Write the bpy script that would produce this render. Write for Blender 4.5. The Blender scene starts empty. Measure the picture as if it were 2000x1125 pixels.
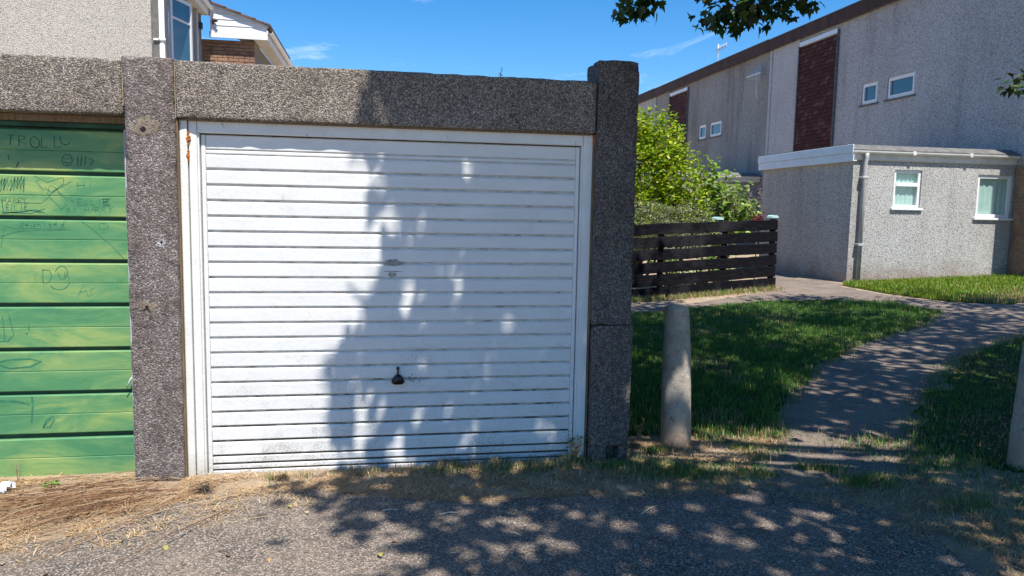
import bpy, bmesh, math, random
import numpy as np
from mathutils import Vector, Matrix, noise as mnoise

random.seed(7)
rng = np.random.default_rng(7)
R = math.radians
scene = bpy.context.scene
COL = scene.collection

# ------------------------------------------------------------------ camera
CAM = Vector((0.9644, -4.3582, 1.5471))
yaw, pitch, roll = 0.1759, 0.1035, 0.0187
fw = Vector((math.sin(yaw) * math.cos(pitch), math.cos(yaw) * math.cos(pitch), -math.sin(pitch)))
rt = Vector((math.cos(yaw), -math.sin(yaw), 0))
up = rt.cross(fw)
rr = rt * math.cos(roll) + up * math.sin(roll)
uu = -rt * math.sin(roll) + up * math.cos(roll)
cd = bpy.data.cameras.new('camera')
cam = bpy.data.objects.new('camera', cd)
COL.objects.link(cam)
m = Matrix((rr, uu, -fw)).transposed().to_4x4()
m.translation = CAM
cam.matrix_world = m
cd.sensor_width = 36
cd.lens = 1467.25 / 2000 * 36
cd.clip_start = 0.05
cd.clip_end = 2000
scene.camera = cam

# ------------------------------------------------------------------ sky and sun
SUN_EL, SUN_AZ = R(61), R(14)          # azimuth measured from -Y towards +X
world = bpy.data.worlds.new('World')
scene.world = world
world.use_nodes = True
wn, wl = world.node_tree.nodes, world.node_tree.links
wn.clear()
sky = wn.new('ShaderNodeTexSky')
sky.sky_type = 'NISHITA'
sky.sun_disc = False
sky.sun_elevation = SUN_EL
sky.sun_rotation = math.pi - SUN_AZ
sky.altitude = 0
sky.air_density = 1.0
sky.dust_density = 0.15
sky.ozone_density = 6.0
bg = wn.new('ShaderNodeBackground')
bg.inputs['Strength'].default_value = 0.12
wo = wn.new('ShaderNodeOutputWorld')
tc = wn.new('ShaderNodeTexCoord')
mp = wn.new('ShaderNodeMapping')
mp.inputs['Rotation'].default_value = (0, 0, R(-14.7))
mp.inputs['Location'].default_value = (0.35, 0.02, 0.0)
mp.inputs['Scale'].default_value = (3.2, 3.2, 11.0)
n1 = wn.new('ShaderNodeTexNoise')
n1.inputs['Scale'].default_value = 1.6
n1.inputs['Detail'].default_value = 7
n1.inputs['Roughness'].default_value = 0.62
n1.inputs['Distortion'].default_value = 0.6
cr = wn.new('ShaderNodeValToRGB')
cr.color_ramp.elements[0].position = 0.575
cr.color_ramp.elements[0].color = (0, 0, 0, 1)
cr.color_ramp.elements[1].position = 0.86
cr.color_ramp.elements[1].color = (0.8, 0.8, 0.8, 1)
mx = wn.new('ShaderNodeMix')
mx.data_type = 'RGBA'
mx.inputs[7].default_value = (7.5, 8.2, 9.0, 1)
hs = wn.new('ShaderNodeHueSaturation')
hs.inputs['Saturation'].default_value = 1.3
wl.new(tc.outputs['Generated'], mp.inputs['Vector'])
wl.new(mp.outputs[0], n1.inputs['Vector'])
wl.new(n1.outputs['Fac'], cr.inputs['Fac'])
wl.new(cr.outputs[0], mx.inputs[0])
wl.new(sky.outputs[0], hs.inputs['Color'])
wl.new(hs.outputs[0], mx.inputs[6])
wl.new(mx.outputs[2], bg.inputs['Color'])
wl.new(bg.outputs[0], wo.inputs['Surface'])

sd = bpy.data.lights.new('sun', 'SUN')
sd.energy = 5.0
sd.angle = R(0.53)
sd.color = (1.0, 0.95, 0.86)
sun = bpy.data.objects.new('sun', sd)
COL.objects.link(sun)
TO_SUN = Vector((math.sin(SUN_AZ) * math.cos(SUN_EL), -math.cos(SUN_AZ) * math.cos(SUN_EL), math.sin(SUN_EL)))
sun.rotation_euler = TO_SUN.to_track_quat('Z', 'Y').to_euler()
sun.location = TO_SUN * 60

vs = scene.view_settings
vs.view_transform = 'Standard'
vs.look = 'None'
vs.gamma = 1
vs.use_curve_mapping = False
vs.exposure = 0.55


# ------------------------------------------------------------------ materials
def ramp(nodes, stops, interp='LINEAR'):
    r = nodes.new('ShaderNodeValToRGB')
    e = r.color_ramp.elements
    r.color_ramp.interpolation = interp
    while len(e) > 1:
        e.remove(e[-1])
    e[0].position = stops[0][0]
    e[0].color = tuple(stops[0][1]) + (1,)
    for p, c in stops[1:]:
        x = e.new(p)
        x.color = tuple(c) + (1,)
    return r


class Mat:
    def __init__(s, name, rough=0.8, spec=0.4):
        s.m = bpy.data.materials.new(name)
        s.m.use_nodes = True
        s.n, s.l = s.m.node_tree.nodes, s.m.node_tree.links
        s.b = s.n['Principled BSDF']
        s.b.inputs['Roughness'].default_value = rough
        s.b.inputs['Specular IOR Level'].default_value = spec
        g = s.n.new('ShaderNodeNewGeometry')
        s.pos = g.outputs['Position']
        s.h = None

    def scaled(s, sc):
        mp = s.n.new('ShaderNodeMapping')
        mp.inputs['Scale'].default_value = sc
        s.l.new(s.pos, mp.inputs['Vector'])
        return mp.outputs[0]

    def noise(s, scale, detail=4, rough=0.55, vec=None, dist=0):
        t = s.n.new('ShaderNodeTexNoise')
        t.inputs['Scale'].default_value = scale
        t.inputs['Detail'].default_value = detail
        t.inputs['Roughness'].default_value = rough
        t.inputs['Distortion'].default_value = dist
        s.l.new(vec or s.pos, t.inputs['Vector'])
        return t.outputs['Fac']

    def voro(s, scale, feature='F1', rand=1.0, vec=None):
        t = s.n.new('ShaderNodeTexVoronoi')
        t.feature = feature
        t.inputs['Scale'].default_value = scale
        t.inputs['Randomness'].default_value = rand
        s.l.new(vec or s.pos, t.inputs['Vector'])
        return t

    def ramp(s, fac, stops, interp='LINEAR'):
        r = ramp(s.n, stops, interp)
        s.l.new(fac, r.inputs['Fac'])
        return r.outputs[0]

    def mix(s, fac, a, b, mode='MIX'):
        t = s.n.new('ShaderNodeMix')
        t.data_type = 'RGBA'
        t.blend_type = mode
        for k, v in ((0, fac), (6, a), (7, b)):
            if isinstance(v, (int, float)):
                t.inputs[k].default_value = v
            elif isinstance(v, tuple):
                t.inputs[k].default_value = v + (1,)
            else:
                s.l.new(v, t.inputs[k])
        return t.outputs[2]

    def math(s, op, a, b=None):
        t = s.n.new('ShaderNodeMath')
        t.operation = op
        for k, v in ((0, a), (1, b)):
            if v is None:
                continue
            if isinstance(v, (int, float)):
                t.inputs[k].default_value = v
            else:
                s.l.new(v, t.inputs[k])
        return t.outputs[0]

    def sep(s, axis):
        t = s.n.new('ShaderNodeSeparateXYZ')
        s.l.new(s.pos, t.inputs[0])
        return t.outputs[axis]

    def color(s, c):
        if isinstance(c, tuple):
            s.b.inputs['Base Color'].default_value = c + (1,)
        else:
            s.l.new(c, s.b.inputs['Base Color'])
        return s

    def rough(s, v):
        s.l.new(v, s.b.inputs['Roughness'])
        return s

    def bump(s, h, dist=0.01, strength=1.0):
        t = s.n.new('ShaderNodeBump')
        t.inputs['Strength'].default_value = strength
        t.inputs['Distance'].default_value = dist
        s.l.new(h, t.inputs['Height'])
        if s.h:
            s.l.new(s.h, t.inputs['Normal'])
        s.h = t.outputs[0]
        s.l.new(s.h, s.b.inputs['Normal'])
        return s


BW = lambda a: (a, a, a)


def aggregate(name, stones, matrix, scale, bump=0.006, stain=(0.60, 0.56, 0.53), moss=None):
    """stones set in a cement matrix: cells of random colour, matrix between them"""
    m = Mat(name, 0.85, 0.3)
    v = m.voro(scale)
    stops = [(i / (len(stones)), c) for i, c in enumerate(stones)]
    sepc = m.n.new('ShaderNodeSeparateColor')
    m.l.new(v.outputs['Color'], sepc.inputs[0])
    c = m.ramp(sepc.outputs[0], stops, 'CONSTANT')
    joint = m.ramp(v.outputs['Distance'], [(0.38, BW(0)), (0.66, BW(1))])
    c = m.mix(joint, c, matrix)
    big = m.ramp(m.noise(2.3, 5, 0.65), [(0.35, BW(0)), (0.68, BW(1))])
    c = m.mix(m.math('MULTIPLY', big, 0.75), c, stain, 'MULTIPLY')
    drip = m.ramp(m.noise(7, 5, 0.65, m.scaled((1.6, 1.6, 0.28))), [(0.52, BW(0)), (0.70, BW(0.7))])
    c = m.mix(drip, c, (.62, .59, .57), 'MULTIPLY')
    v2 = m.voro(scale * 0.45)
    s2 = m.n.new('ShaderNodeSeparateColor')
    m.l.new(v2.outputs['Color'], s2.inputs[0])
    c = m.mix(m.ramp(s2.outputs[1], [(0.0, BW(0.55)), (0.25, BW(0))]), c, (0.035, 0.033, 0.032))
    if moss:
        f = m.ramp(m.noise(5, 6, 0.7), [(0.56, BW(0)), (0.68, BW(0.65))])
        c = m.mix(f, c, moss)
    m.color(c)
    m.bump(m.math('MULTIPLY', v.outputs['Distance'], -1.0), bump, 0.9)
    return m.m


def pebbledash(name, light, dark, cement, scale=75, dirt_z=None, dirt=(0.16, 0.13, 0.11), streak=0.35, moss_lo=0.0):
    m = Mat(name, 0.9, 0.25)
    v = m.voro(scale)
    sc = m.n.new('ShaderNodeSeparateColor')
    m.l.new(v.outputs['Color'], sc.inputs[0])
    c = m.ramp(sc.outputs[0], [(0, light), (0.5, tuple(x * 0.82 for x in light)), (0.74, cement), (0.88, dark)], 'CONSTANT')
    joint = m.ramp(v.outputs['Distance'], [(0.42, BW(0)), (0.7, BW(1))])
    c = m.mix(joint, c, tuple(x * 0.74 for x in cement))
    big = m.ramp(m.noise(0.55, 6, 0.65), [(0.36, BW(0)), (0.7, BW(1))])
    c = m.mix(m.math('MULTIPLY', big, streak), c, (0.62, 0.58, 0.55), 'MULTIPLY')
    st = m.ramp(m.noise(1.0, 5, 0.6, m.scaled((2.2, 2.2, 0.22))), [(0.52, BW(0)), (0.72, BW(1))])
    c = m.mix(m.math('MULTIPLY', st, streak), c, (0.55, 0.53, 0.52), 'MULTIPLY')
    if dirt_z is not None:
        z = m.sep(2)
        f = m.math('SUBTRACT', dirt_z, z)
        f = m.math('ADD', f, m.math('MULTIPLY', m.math('SUBTRACT', m.noise(2.6, 6, 0.7), 0.5), 1.4))
        f = m.ramp(f, [(0.08, BW(0)), (0.65, BW(0.75))])
        c = m.mix(f, c, dirt)
    m.color(c)
    m.bump(m.math('MULTIPLY', v.outputs['Distance'], -1.0), 0.010, 0.9)
    return m.m


def plain(name, col, rough=0.6, spec=0.4, var=0.15, nscale=6, bump=0.0, bscale=60, stretch=None):
    m = Mat(name, rough, spec)
    vec = m.scaled(stretch) if stretch else None
    f = m.noise(nscale, 6, 0.6, vec)
    a = tuple(max(0, x * (1 - var)) for x in col)
    b = tuple(min(1, x * (1 + var)) for x in col)
    m.color(m.ramp(f, [(0.3, a), (0.7, b)]))
    if bump:
        m.bump(m.noise(bscale, 4, 0.6, vec), bump)
    return m.m


MT = {}
MT['lintel'] = aggregate('exposed aggregate grey', [(.47, .405, .32), (.14, .12, .105), (.35, .29, .235), (.58, .51, .43), (.08, .075, .075),
                                                  (.38, .33, .285), (.22, .19, .17), (.47, .42, .37)], (.18, .155, .135), 138, 0.006, moss=(.13, .125, .10))
MT['pillar'] = aggregate('exposed aggregate plum', [(.30, .25, .235), (.16, .13, .13), (.38, .33, .31), (.24, .17, .16), (.10, .09, .09),
                                                  (.46, .42, .40), (.20, .18, .17), (.28, .24, .22)], (.17, .145, .135), 120, 0.005)
MT['pillar_dark'] = aggregate('exposed aggregate weathered', [(.27, .235, .21), (.10, .09, .09), (.34, .29, .25), (.16, .135, .13), (.07, .065, .065),
                                                  (.32, .285, .245), (.17, .15, .14), (.22, .195, .175)], (.11, .098, .09), 115, 0.007, moss=(.12, .11, .09))
MT['pd_cream'] = pebbledash('pebbledash cream', (.66, .61, .54), (.24, .21, .185), (.51, .47, .415), 80, None, streak=0.12)
MT['pd_grey'] = pebbledash('pebbledash grey', (.64, .63, .61), (.18, .175, .17), (.45, .44, .43), 66, 0.72, (.24, .17, .135), 0.4)
MT['pd_house'] = pebbledash('pebbledash silver', (.62, .61, .61), (.27, .27, .28), (.46, .455, .46), 46, None, streak=0.4)
MT['pd_dull'] = pebbledash('pebbledash dull', (.43, .415, .40), (.21, .20, .19), (.34, .325, .31), 46, None, streak=0.75)

# white painted steel: specks of dirt and algae, denser low down
m = Mat('white door paint', 0.38, 0.45)
z = m.sep(2)
base = m.ramp(m.noise(3.0, 6, 0.65, m.scaled((1, 1, 3))), [(0.3, (.66, .66, .655)), (0.7, (.745, .745, .74))])
low = m.ramp(z, [(0.0, BW(0.30)), (0.2, BW(0.17)), (0.9, BW(0.12)), (1.0, BW(0.08))])
sp = m.math('ADD', m.noise(240, 2, 0.5), low)
cl = m.math('MULTIPLY', m.math('SUBTRACT', m.noise(5.5, 5, 0.7), 0.5), 0.75)
sp = m.math('ADD', sp, cl)
c = m.mix(m.ramp(sp, [(0.78, BW(0)), (0.90, BW(0.75))]), base, (.20, .19, .17))
sm = m.ramp(m.noise(28, 5, 0.6, None, 1.6), [(0.56, BW(0)), (0.61, BW(0.16)), (0.66, BW(0))])
c = m.mix(sm, c, (.42, .44, .46))
gr = m.math('ADD', m.noise(9, 5, 0.7, m.scaled((1.2, 1, 5))), m.ramp(z, [(0.0, BW(0.15)), (0.12, BW(0.07)), (0.3, BW(0.0))]))
c = m.mix(m.ramp(gr, [(0.70, BW(0)), (0.84, BW(0.6))]), c, (.15, .13, .09))
m.color(c)
m.bump(m.noise(35, 4, 0.6), 0.0015)
MT['white_door'] = m.m
# grime collected in the door's channels
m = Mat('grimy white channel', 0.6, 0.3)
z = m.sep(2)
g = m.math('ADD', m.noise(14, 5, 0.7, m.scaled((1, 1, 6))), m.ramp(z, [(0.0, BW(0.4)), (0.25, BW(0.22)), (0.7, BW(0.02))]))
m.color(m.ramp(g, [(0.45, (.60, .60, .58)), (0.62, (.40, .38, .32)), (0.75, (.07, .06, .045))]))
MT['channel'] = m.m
m = Mat('white frame paint', 0.5, 0.4)
base = m.ramp(m.noise(5, 6, 0.65), [(0.3, (.68, .68, .66)), (0.7, (.80, .80, .78))])
c = m.mix(m.ramp(m.noise(34, 6, 0.7, m.scaled((1.6, 1.6, 0.45))), [(0.64, BW(0)), (0.70, BW(0.75))]), base, (.30, .22, .15))
c = m.mix(m.ramp(m.sep(2), [(0.0, BW(0.5)), (0.16, BW(0.0))]), c, (.33, .30, .22))
m.color(c)
m.bump(m.noise(60, 4, 0.6), 0.002)
MT['white_frame'] = m.m
MT['upvc'] = plain('white plastic', (.78, .79, .80), 0.35, 0.5, 0.04, 3)
MT['upvc_dirty'] = plain('weathered white plastic', (.66, .66, .63), 0.5, 0.4, 0.14, 5)
MT['pipe_grey'] = plain('weathered grey pipe', (.40, .40, .40), 0.5, 0.4, 0.18, 5)
MT['fascia_blue'] = plain('pale sky tinted board', (.60, .69, .78), 0.5, 0.4, 0.08, 4)  # sky reflection on the side fascia is put into this blue

# green paint, faded to yellow in patches
m = Mat('faded green paint', 0.42, 0.4)
f = m.noise(2.2, 6, 0.62, m.scaled((0.9, 1, 2.6)), 0.7)
c = m.ramp(f, [(0.26, (.050, .19, .095)), (0.41, (.08, .24, .105)), (0.50, (.13, .285, .115)), (0.60, (.23, .35, .12)), (0.74, (.36, .42, .15))])
x = m.sep(0)
d = m.ramp(m.noise(70, 5, 0.7, m.scaled((0.5, 1, 1.4))), [(0.66, BW(0)), (0.72, BW(0.55))])
c = m.mix(d, c, (.46, .46, .26))
c = m.mix(m.ramp(m.noise(1.7, 4, 0.5, m.scaled((1, 1, 0.5))), [(0.5, BW(0)), (0.64, BW(0.45))]), c, (.04, .19, .105))
m.color(c)
m.bump(m.noise(40, 4, 0.6, m.scaled((0.3, 1, 1))), 0.0015)
MT['green'] = m.m
MT['green_dark'] = plain('dark green grimy paint', (.022, .075, .045), 0.6, 0.3, 0.4, 9)
MT['ink'] = plain('green marker scrawl', (.042, .18, .10), 0.55, 0.3, 0.3, 30)
MT['ink_dark'] = plain('dark marker scrawl', (.026, .10, .065), 0.55, 0.3, 0.3, 30)
MT['galv'] = plain('galvanised edge', (.42, .42, .46), 0.45, 0.5, 0.2, 12)
MT['mortar'] = plain('tan mortar', (.42, .34, .22), 0.95, 0.2, 0.25, 40, 0.004, 90)
MT['patch'] = aggregate('sandy patch', [(.32, .265, .205), (.22, .18, .15), (.40, .335, .255), (.27, .225, .18)], (.25, .205, .16), 150, 0.004)
MT['timber'] = plain('weathered timber', (.20, .14, .085), 0.85, 0.25, 0.4, 10, 0.003, 40, (6, 6, 0.6))
MT['foam'] = plain('orange expanding foam', (.40, .13, .025), 0.8, 0.3, 0.4, 30, 0.004, 60)
MT['hole_dark'] = plain('painted hole dark', (.02, .014, .011), 0.85, 0.3, 0.4, 40)
MT['black'] = plain('black moulded plastic', (.012, .012, .014), 0.3, 0.5, 0.3, 20)
MT['bare'] = plain('bare scuffed steel', (.30, .285, .265), 0.6, 0.4, 0.45, 45)
MT['splat'] = plain('white splash', (.62, .62, .66), 0.8, 0.3, 0.2, 60)

m = Mat('weathered bollard concrete', 0.9, 0.25)
c = m.ramp(m.noise(7, 7, 0.7), [(0.3, (.30, .25, .20)), (0.52, (.42, .365, .30)), (0.72, (.52, .465, .40))])
c = m.mix(m.ramp(m.noise(22, 5, 0.75), [(0.56, BW(0)), (0.66, BW(0.75))]), c, (.12, .11, .09))
c = m.mix(m.ramp(m.sep(2), [(0.02, BW(0.7)), (0.25, BW(0))]), c, (.40, .24, .15))
m.color(c)
m.bump(m.noise(70, 5, 0.7), 0.006)
m.bump(m.noise(9, 4, 0.6), 0.01)
MT['bollard'] = m.m

m = Mat('black stained timber', 0.95, 0.08)
f = m.noise(5, 6, 0.65, m.scaled((1.2, 1.2, 14)))
c = m.ramp(f, [(0.3, (.003, .003, .004)), (0.55, (.007, .007, .010)), (0.75, (.026, .026, .031))])
c = m.mix(m.ramp(m.noise(1.3, 5, 0.6), [(0.52, BW(0)), (0.70, BW(0.5))]), c, (.055, .053, .058))
m.color(c)
m.bump(f, 0.006)
MT['fence'] = m.m

MT['fascia_brown'] = plain('dark brown roof edge', (.055, .026, .020), 0.7, 0.3, 0.4, 2.5, 0, 60, (3, 1.2, 0.4))
m = Mat('hung red clay tile', 0.75, 0.3)
at = m.n.new('ShaderNodeAttribute')
at.attribute_name = 'tint'
m.color(m.mix(m.ramp(m.noise(9, 5, 0.6), [(0.35, BW(0.5)), (0.7, BW(0))]), at.outputs['Color'], (.05, .02, .018)))
MT['tile'] = m.m
MT['roof_tile'] = plain('brown roof tile', (.15, .095, .07), 0.85, 0.25, 0.35, 7)
MT['felt'] = plain('grey roofing felt', (.16, .155, .15), 0.9, 0.2, 0.3, 8, 0.004, 60)
m = Mat('brown brick', 0.9, 0.2)
v = m.voro(4.2)
sc = m.n.new('ShaderNodeSeparateColor')
m.l.new(v.outputs['Color'], sc.inputs[0])
c = m.ramp(sc.outputs[0], [(0, (.27, .155, .10)), (0.3, (.22, .125, .088)), (0.55, (.32, .19, .125)), (0.8, (.18, .105, .08))], 'CONSTANT')
c = m.mix(m.ramp(m.noise(22, 5, 0.7), [(0.4, BW(0)), (0.7, BW(0.5))]), c, (.36, .25, .18))
m.color(c)
m.bump(m.noise(60, 4, 0.6), 0.003)
MT['brick'] = m.m
MT['brick_mortar'] = plain('brick mortar', (.30, .25, .20), 0.95, 0.2, 0.2, 20)
MT['alu'] = plain('grey aluminium', (.55, .55, .56), 0.4, 0.5, 0.1, 12)
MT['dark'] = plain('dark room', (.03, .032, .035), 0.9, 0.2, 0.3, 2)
MT['curtain'] = plain('pale net curtain', (.74, .80, .78), 0.9, 0.2, 0.12, 4)
MT['interior'] = plain('pale room interior', (.45, .46, .45), 0.9, 0.2, 0.15, 2)
MT['lamp'] = plain('dark wall lamp', (.05, .05, .055), 0.4, 0.5, 0.2, 12)


def glassy(name, tint, transp):
    m = bpy.data.materials.new(name)
    m.use_nodes = True
    n, l = m.node_tree.nodes, m.node_tree.links
    b = n['Principled BSDF']
    b.inputs['Base Color'].default_value = tint + (1,)
    b.inputs['Roughness'].default_value = 0.04
    b.inputs['Specular IOR Level'].default_value = 0.9
    if transp:
        t = n.new('ShaderNodeBsdfTransparent')
        t.inputs[0].default_value = (.86, .93, .92, 1)
        mix = n.new('ShaderNodeMixShader')
        fr = n.new('ShaderNodeLayerWeight')
        pw = n.new('ShaderNodeMath')
        pw.operation = 'POWER'
        pw.inputs[1].default_value = 4
        mth = n.new('ShaderNodeMath')
        mth.operation = 'MULTIPLY_ADD'
        mth.inputs[1].default_value = 0.7
        mth.inputs[2].default_value = 0.05
        l.new(fr.outputs['Facing'], pw.inputs[0])
        l.new(pw.outputs[0], mth.inputs[0])
        l.new(mth.outputs[0], mix.inputs[0])
        gl = n.new('ShaderNodeBsdfGlossy')
        gl.inputs['Roughness'].default_value = 0.03
        l.new(t.outputs[0], mix.inputs[1])
        l.new(gl.outputs[0], mix.inputs[2])
        l.new(mix.outputs[0], n['Material Output'].inputs['Surface'])
    return m


MT['glass'] = glassy('window glass', (.03, .10, .15), False)
MT['clear'] = glassy('clear window glass', (.9, .9, .9), True)

# ground
m = Mat('soil with thatch', 0.95, 0.15)
c = m.ramp(m.noise(4, 7, 0.7), [(0.3, (.27, .19, .135)), (0.5, (.39, .29, .205)), (0.7, (.50, .39, .285))])
c = m.mix(m.ramp(m.noise(90, 4, 0.7), [(0.42, BW(0)), (0.68, BW(0.7))]), c, (.46, .37, .26))
m.color(c)
m.bump(m.noise(45, 6, 0.7), 0.02)
MT['soil'] = m.m
m = Mat('lawn soil', 0.95, 0.15)
m.color(m.ramp(m.noise(6, 6, 0.7), [(0.3, (.022, .04, .012)), (0.6, (.045, .075, .022)), (0.8, (.09, .085, .035))]))
m.bump(m.noise(40, 6, 0.7), 0.02)
MT['lawn_soil'] = m.m


def tarmac(name, tones, scale, dust, dustamt):
    m = Mat(name, 0.9, 0.3)
    v = m.voro(scale)
    sc = m.n.new('ShaderNodeSeparateColor')
    m.l.new(v.outputs['Color'], sc.inputs[0])
    c = m.ramp(sc.outputs[0], [(i / len(tones), t) for i, t in enumerate(tones)], 'CONSTANT')
    j = m.ramp(v.outputs['Distance'], [(0.4, BW(0)), (0.68, BW(1))])
    c = m.mix(j, c, (.075, .062, .055))
    f = m.ramp(m.noise(1.9, 7, 0.7), [(0.38, BW(0)), (0.66, BW(dustamt))])
    c = m.mix(f, c, dust)
    f2 = m.ramp(m.noise(26, 6, 0.75), [(0.52, BW(0)), (0.68, BW(0.6))])
    c = m.mix(f2, c, dust)
    m.color(c)
    m.bump(m.math('MULTIPLY', v.outputs['Distance'], -1), 0.010, 1.0)
    m.bump(m.noise(6, 4, 0.6), 0.012)
    return m.m


MT['tarmac'] = tarmac('worn stony tarmac', [(.26, .215, .18), (.15, .127, .11), (.35, .295, .25), (.20, .17, .145), (.47, .41, .355), (.105, .095, .085)], 95, (.38, .29, .225), 0.5)
MT['path'] = tarmac('worn path tarmac', [(.33, .265, .225), (.25, .20, .17), (.40, .325, .275), (.28, .23, .195)], 120, (.44, .34, .26), 0.5)


def leafmat(name, trans, rough=0.45, gloss=0.06):
    """colour comes from the per-leaf attribute 'tint'"""
    m = bpy.data.materials.new(name)
    m.use_nodes = True
    n, l = m.node_tree.nodes, m.node_tree.links
    n.clear()
    o = n.new('ShaderNodeOutputMaterial')
    a = n.new('ShaderNodeAttribute')
    a.attribute_name = 'tint'
    d = n.new('ShaderNodeBsdfDiffuse')
    t = n.new('ShaderNodeBsdfTranslucent')
    g = n.new('ShaderNodeBsdfGlossy')
    g.inputs['Roughness'].default_value = rough
    g.inputs['Color'].default_value = (1, 1, 1, 1)
    mx1 = n.new('ShaderNodeMixShader')
    mx1.inputs[0].default_value = trans
    mx2 = n.new('ShaderNodeMixShader')
    mx2.inputs[0].default_value = gloss
    l.new(a.outputs['Color'], d.inputs[0])
    l.new(a.outputs['Color'], t.inputs[0])
    l.new(d.outputs[0], mx1.inputs[1])
    l.new(t.outputs[0], mx1.inputs[2])
    l.new(mx1.outputs[0], mx2.inputs[1])
    l.new(g.outputs[0], mx2.inputs[2])
    l.new(mx2.outputs[0], o.inputs['Surface'])
    return m


MT['maple_leaf'] = leafmat('maple leaf', 0.09, 0.5, 0.03)
MT['shrub_leaf'] = leafmat('shrub leaf', 0.40, 0.4, 0.03)
MT['blade'] = leafmat('grass blade', 0.30, 0.5, 0.03)
MT['straw'] = leafmat('dry straw', 0.15, 0.6, 0.02)
MT['litter_leaf'] = leafmat('fallen leaf', 0.1, 0.6, 0.02)
MT['bark'] = plain('grey brown bark', (.13, .10, .075), 0.9, 0.2, 0.4, 9, 0.02, 14, (2.5, 2.5, 0.5))
MT['twig'] = plain('dry twig', (.36, .235, .145), 0.9, 0.2, 0.4, 20)
MT['straw_twig'] = plain('straw stalk', (.44, .32, .19), 0.9, 0.2, 0.35, 9)
MT['pale_twig'] = plain('bleached twig', (.55, .47, .36), 0.85, 0.25, 0.15, 20)
MT['stone'] = plain('loose chipping', (.30, .26, .23), 0.85, 0.3, 0.6, 60)
MT['plastic'] = plain('white plastic scrap', (.72, .74, .80), 0.45, 0.4, 0.1, 20)
MT['flower'] = plain('red petals', (.42, .02, .025), 0.6, 0.3, 0.3, 20)
MT['pale_cap'] = plain('pale turquoise plastic', (.42, .62, .60), 0.4, 0.4, 0.06, 10)


# ------------------------------------------------------------------ mesh helpers
def link(o, parent=None):
    COL.objects.link(o)
    if parent is not None:
        o.parent = parent
    return o


def tag(o, label=None, cat=None, group=None, kind=None):
    if label:
        o['label'] = label
    if cat:
        o['category'] = cat
    if group:
        o['group'] = group
    if kind:
        o['kind'] = kind
    return o


def empty(name, loc=(0, 0, 0), label=None, cat=None, group=None):
    o = bpy.data.objects.new(name, None)
    o.location = loc
    o.empty_display_size = 0.2
    COL.objects.link(o)
    return tag(o, label, cat, group)


def from_bm(name, bm, mat, parent=None, smooth=False):
    me = bpy.data.meshes.new(name)
    bm.normal_update()
    bm.to_mesh(me)
    bm.free()
    me.materials.append(MT[mat] if isinstance(mat, str) else mat)
    if smooth:
        me.polygons.foreach_set('use_smooth', [True] * len(me.polygons))
    return link(bpy.data.objects.new(name, me), parent)


def np_mesh(name, verts, faces, mat, parent=None, tint=None, smooth=False):
    """verts (n,3), faces (m,k) with one k"""
    me = bpy.data.meshes.new(name)
    verts = np.ascontiguousarray(verts, dtype=np.float32)
    faces = np.ascontiguousarray(faces, dtype=np.int32)
    k = faces.shape[1]
    me.vertices.add(len(verts))
    me.vertices.foreach_set('co', verts.ravel())
    me.loops.add(faces.size)
    me.loops.foreach_set('vertex_index', faces.ravel())
    me.polygons.add(len(faces))
    me.polygons.foreach_set('loop_start', np.arange(0, faces.size, k, dtype=np.int32))
    if smooth:
        me.polygons.foreach_set('use_smooth', np.ones(len(faces), dtype=bool))
    me.update(calc_edges=True)
    if tint is not None:
        a = me.color_attributes.new('tint', 'FLOAT_COLOR', 'POINT')
        a.data.foreach_set('color', np.ascontiguousarray(np.c_[tint, np.ones(len(tint))], dtype=np.float32).ravel())
    me.materials.append(MT[mat] if isinstance(mat, str) else mat)
    return link(bpy.data.objects.new(name, me), parent)


def bbox(bm, x0, x1, y0, y1, z0, z1, bevel=0.0, seg=1):
    r = bmesh.ops.create_cube(bm, size=1)
    for v in r['verts']:
        v.co = Vector((x0 + (v.co.x + .5) * (x1 - x0), y0 + (v.co.y + .5) * (y1 - y0), z0 + (v.co.z + .5) * (z1 - z0)))
    if bevel:
        es = set()
        for v in r['verts']:
            es.update(v.link_edges)
        bmesh.ops.bevel(bm, geom=list(es), offset=bevel, segments=seg, affect='EDGES', profile=0.5)
    return bm


def box(name, x0, x1, y0, y1, z0, z1, mat, parent=None, bevel=0.0, seg=1):
    return from_bm(name, bbox(bmesh.new(), x0, x1, y0, y1, z0, z1, bevel, seg), mat, parent)


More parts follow.
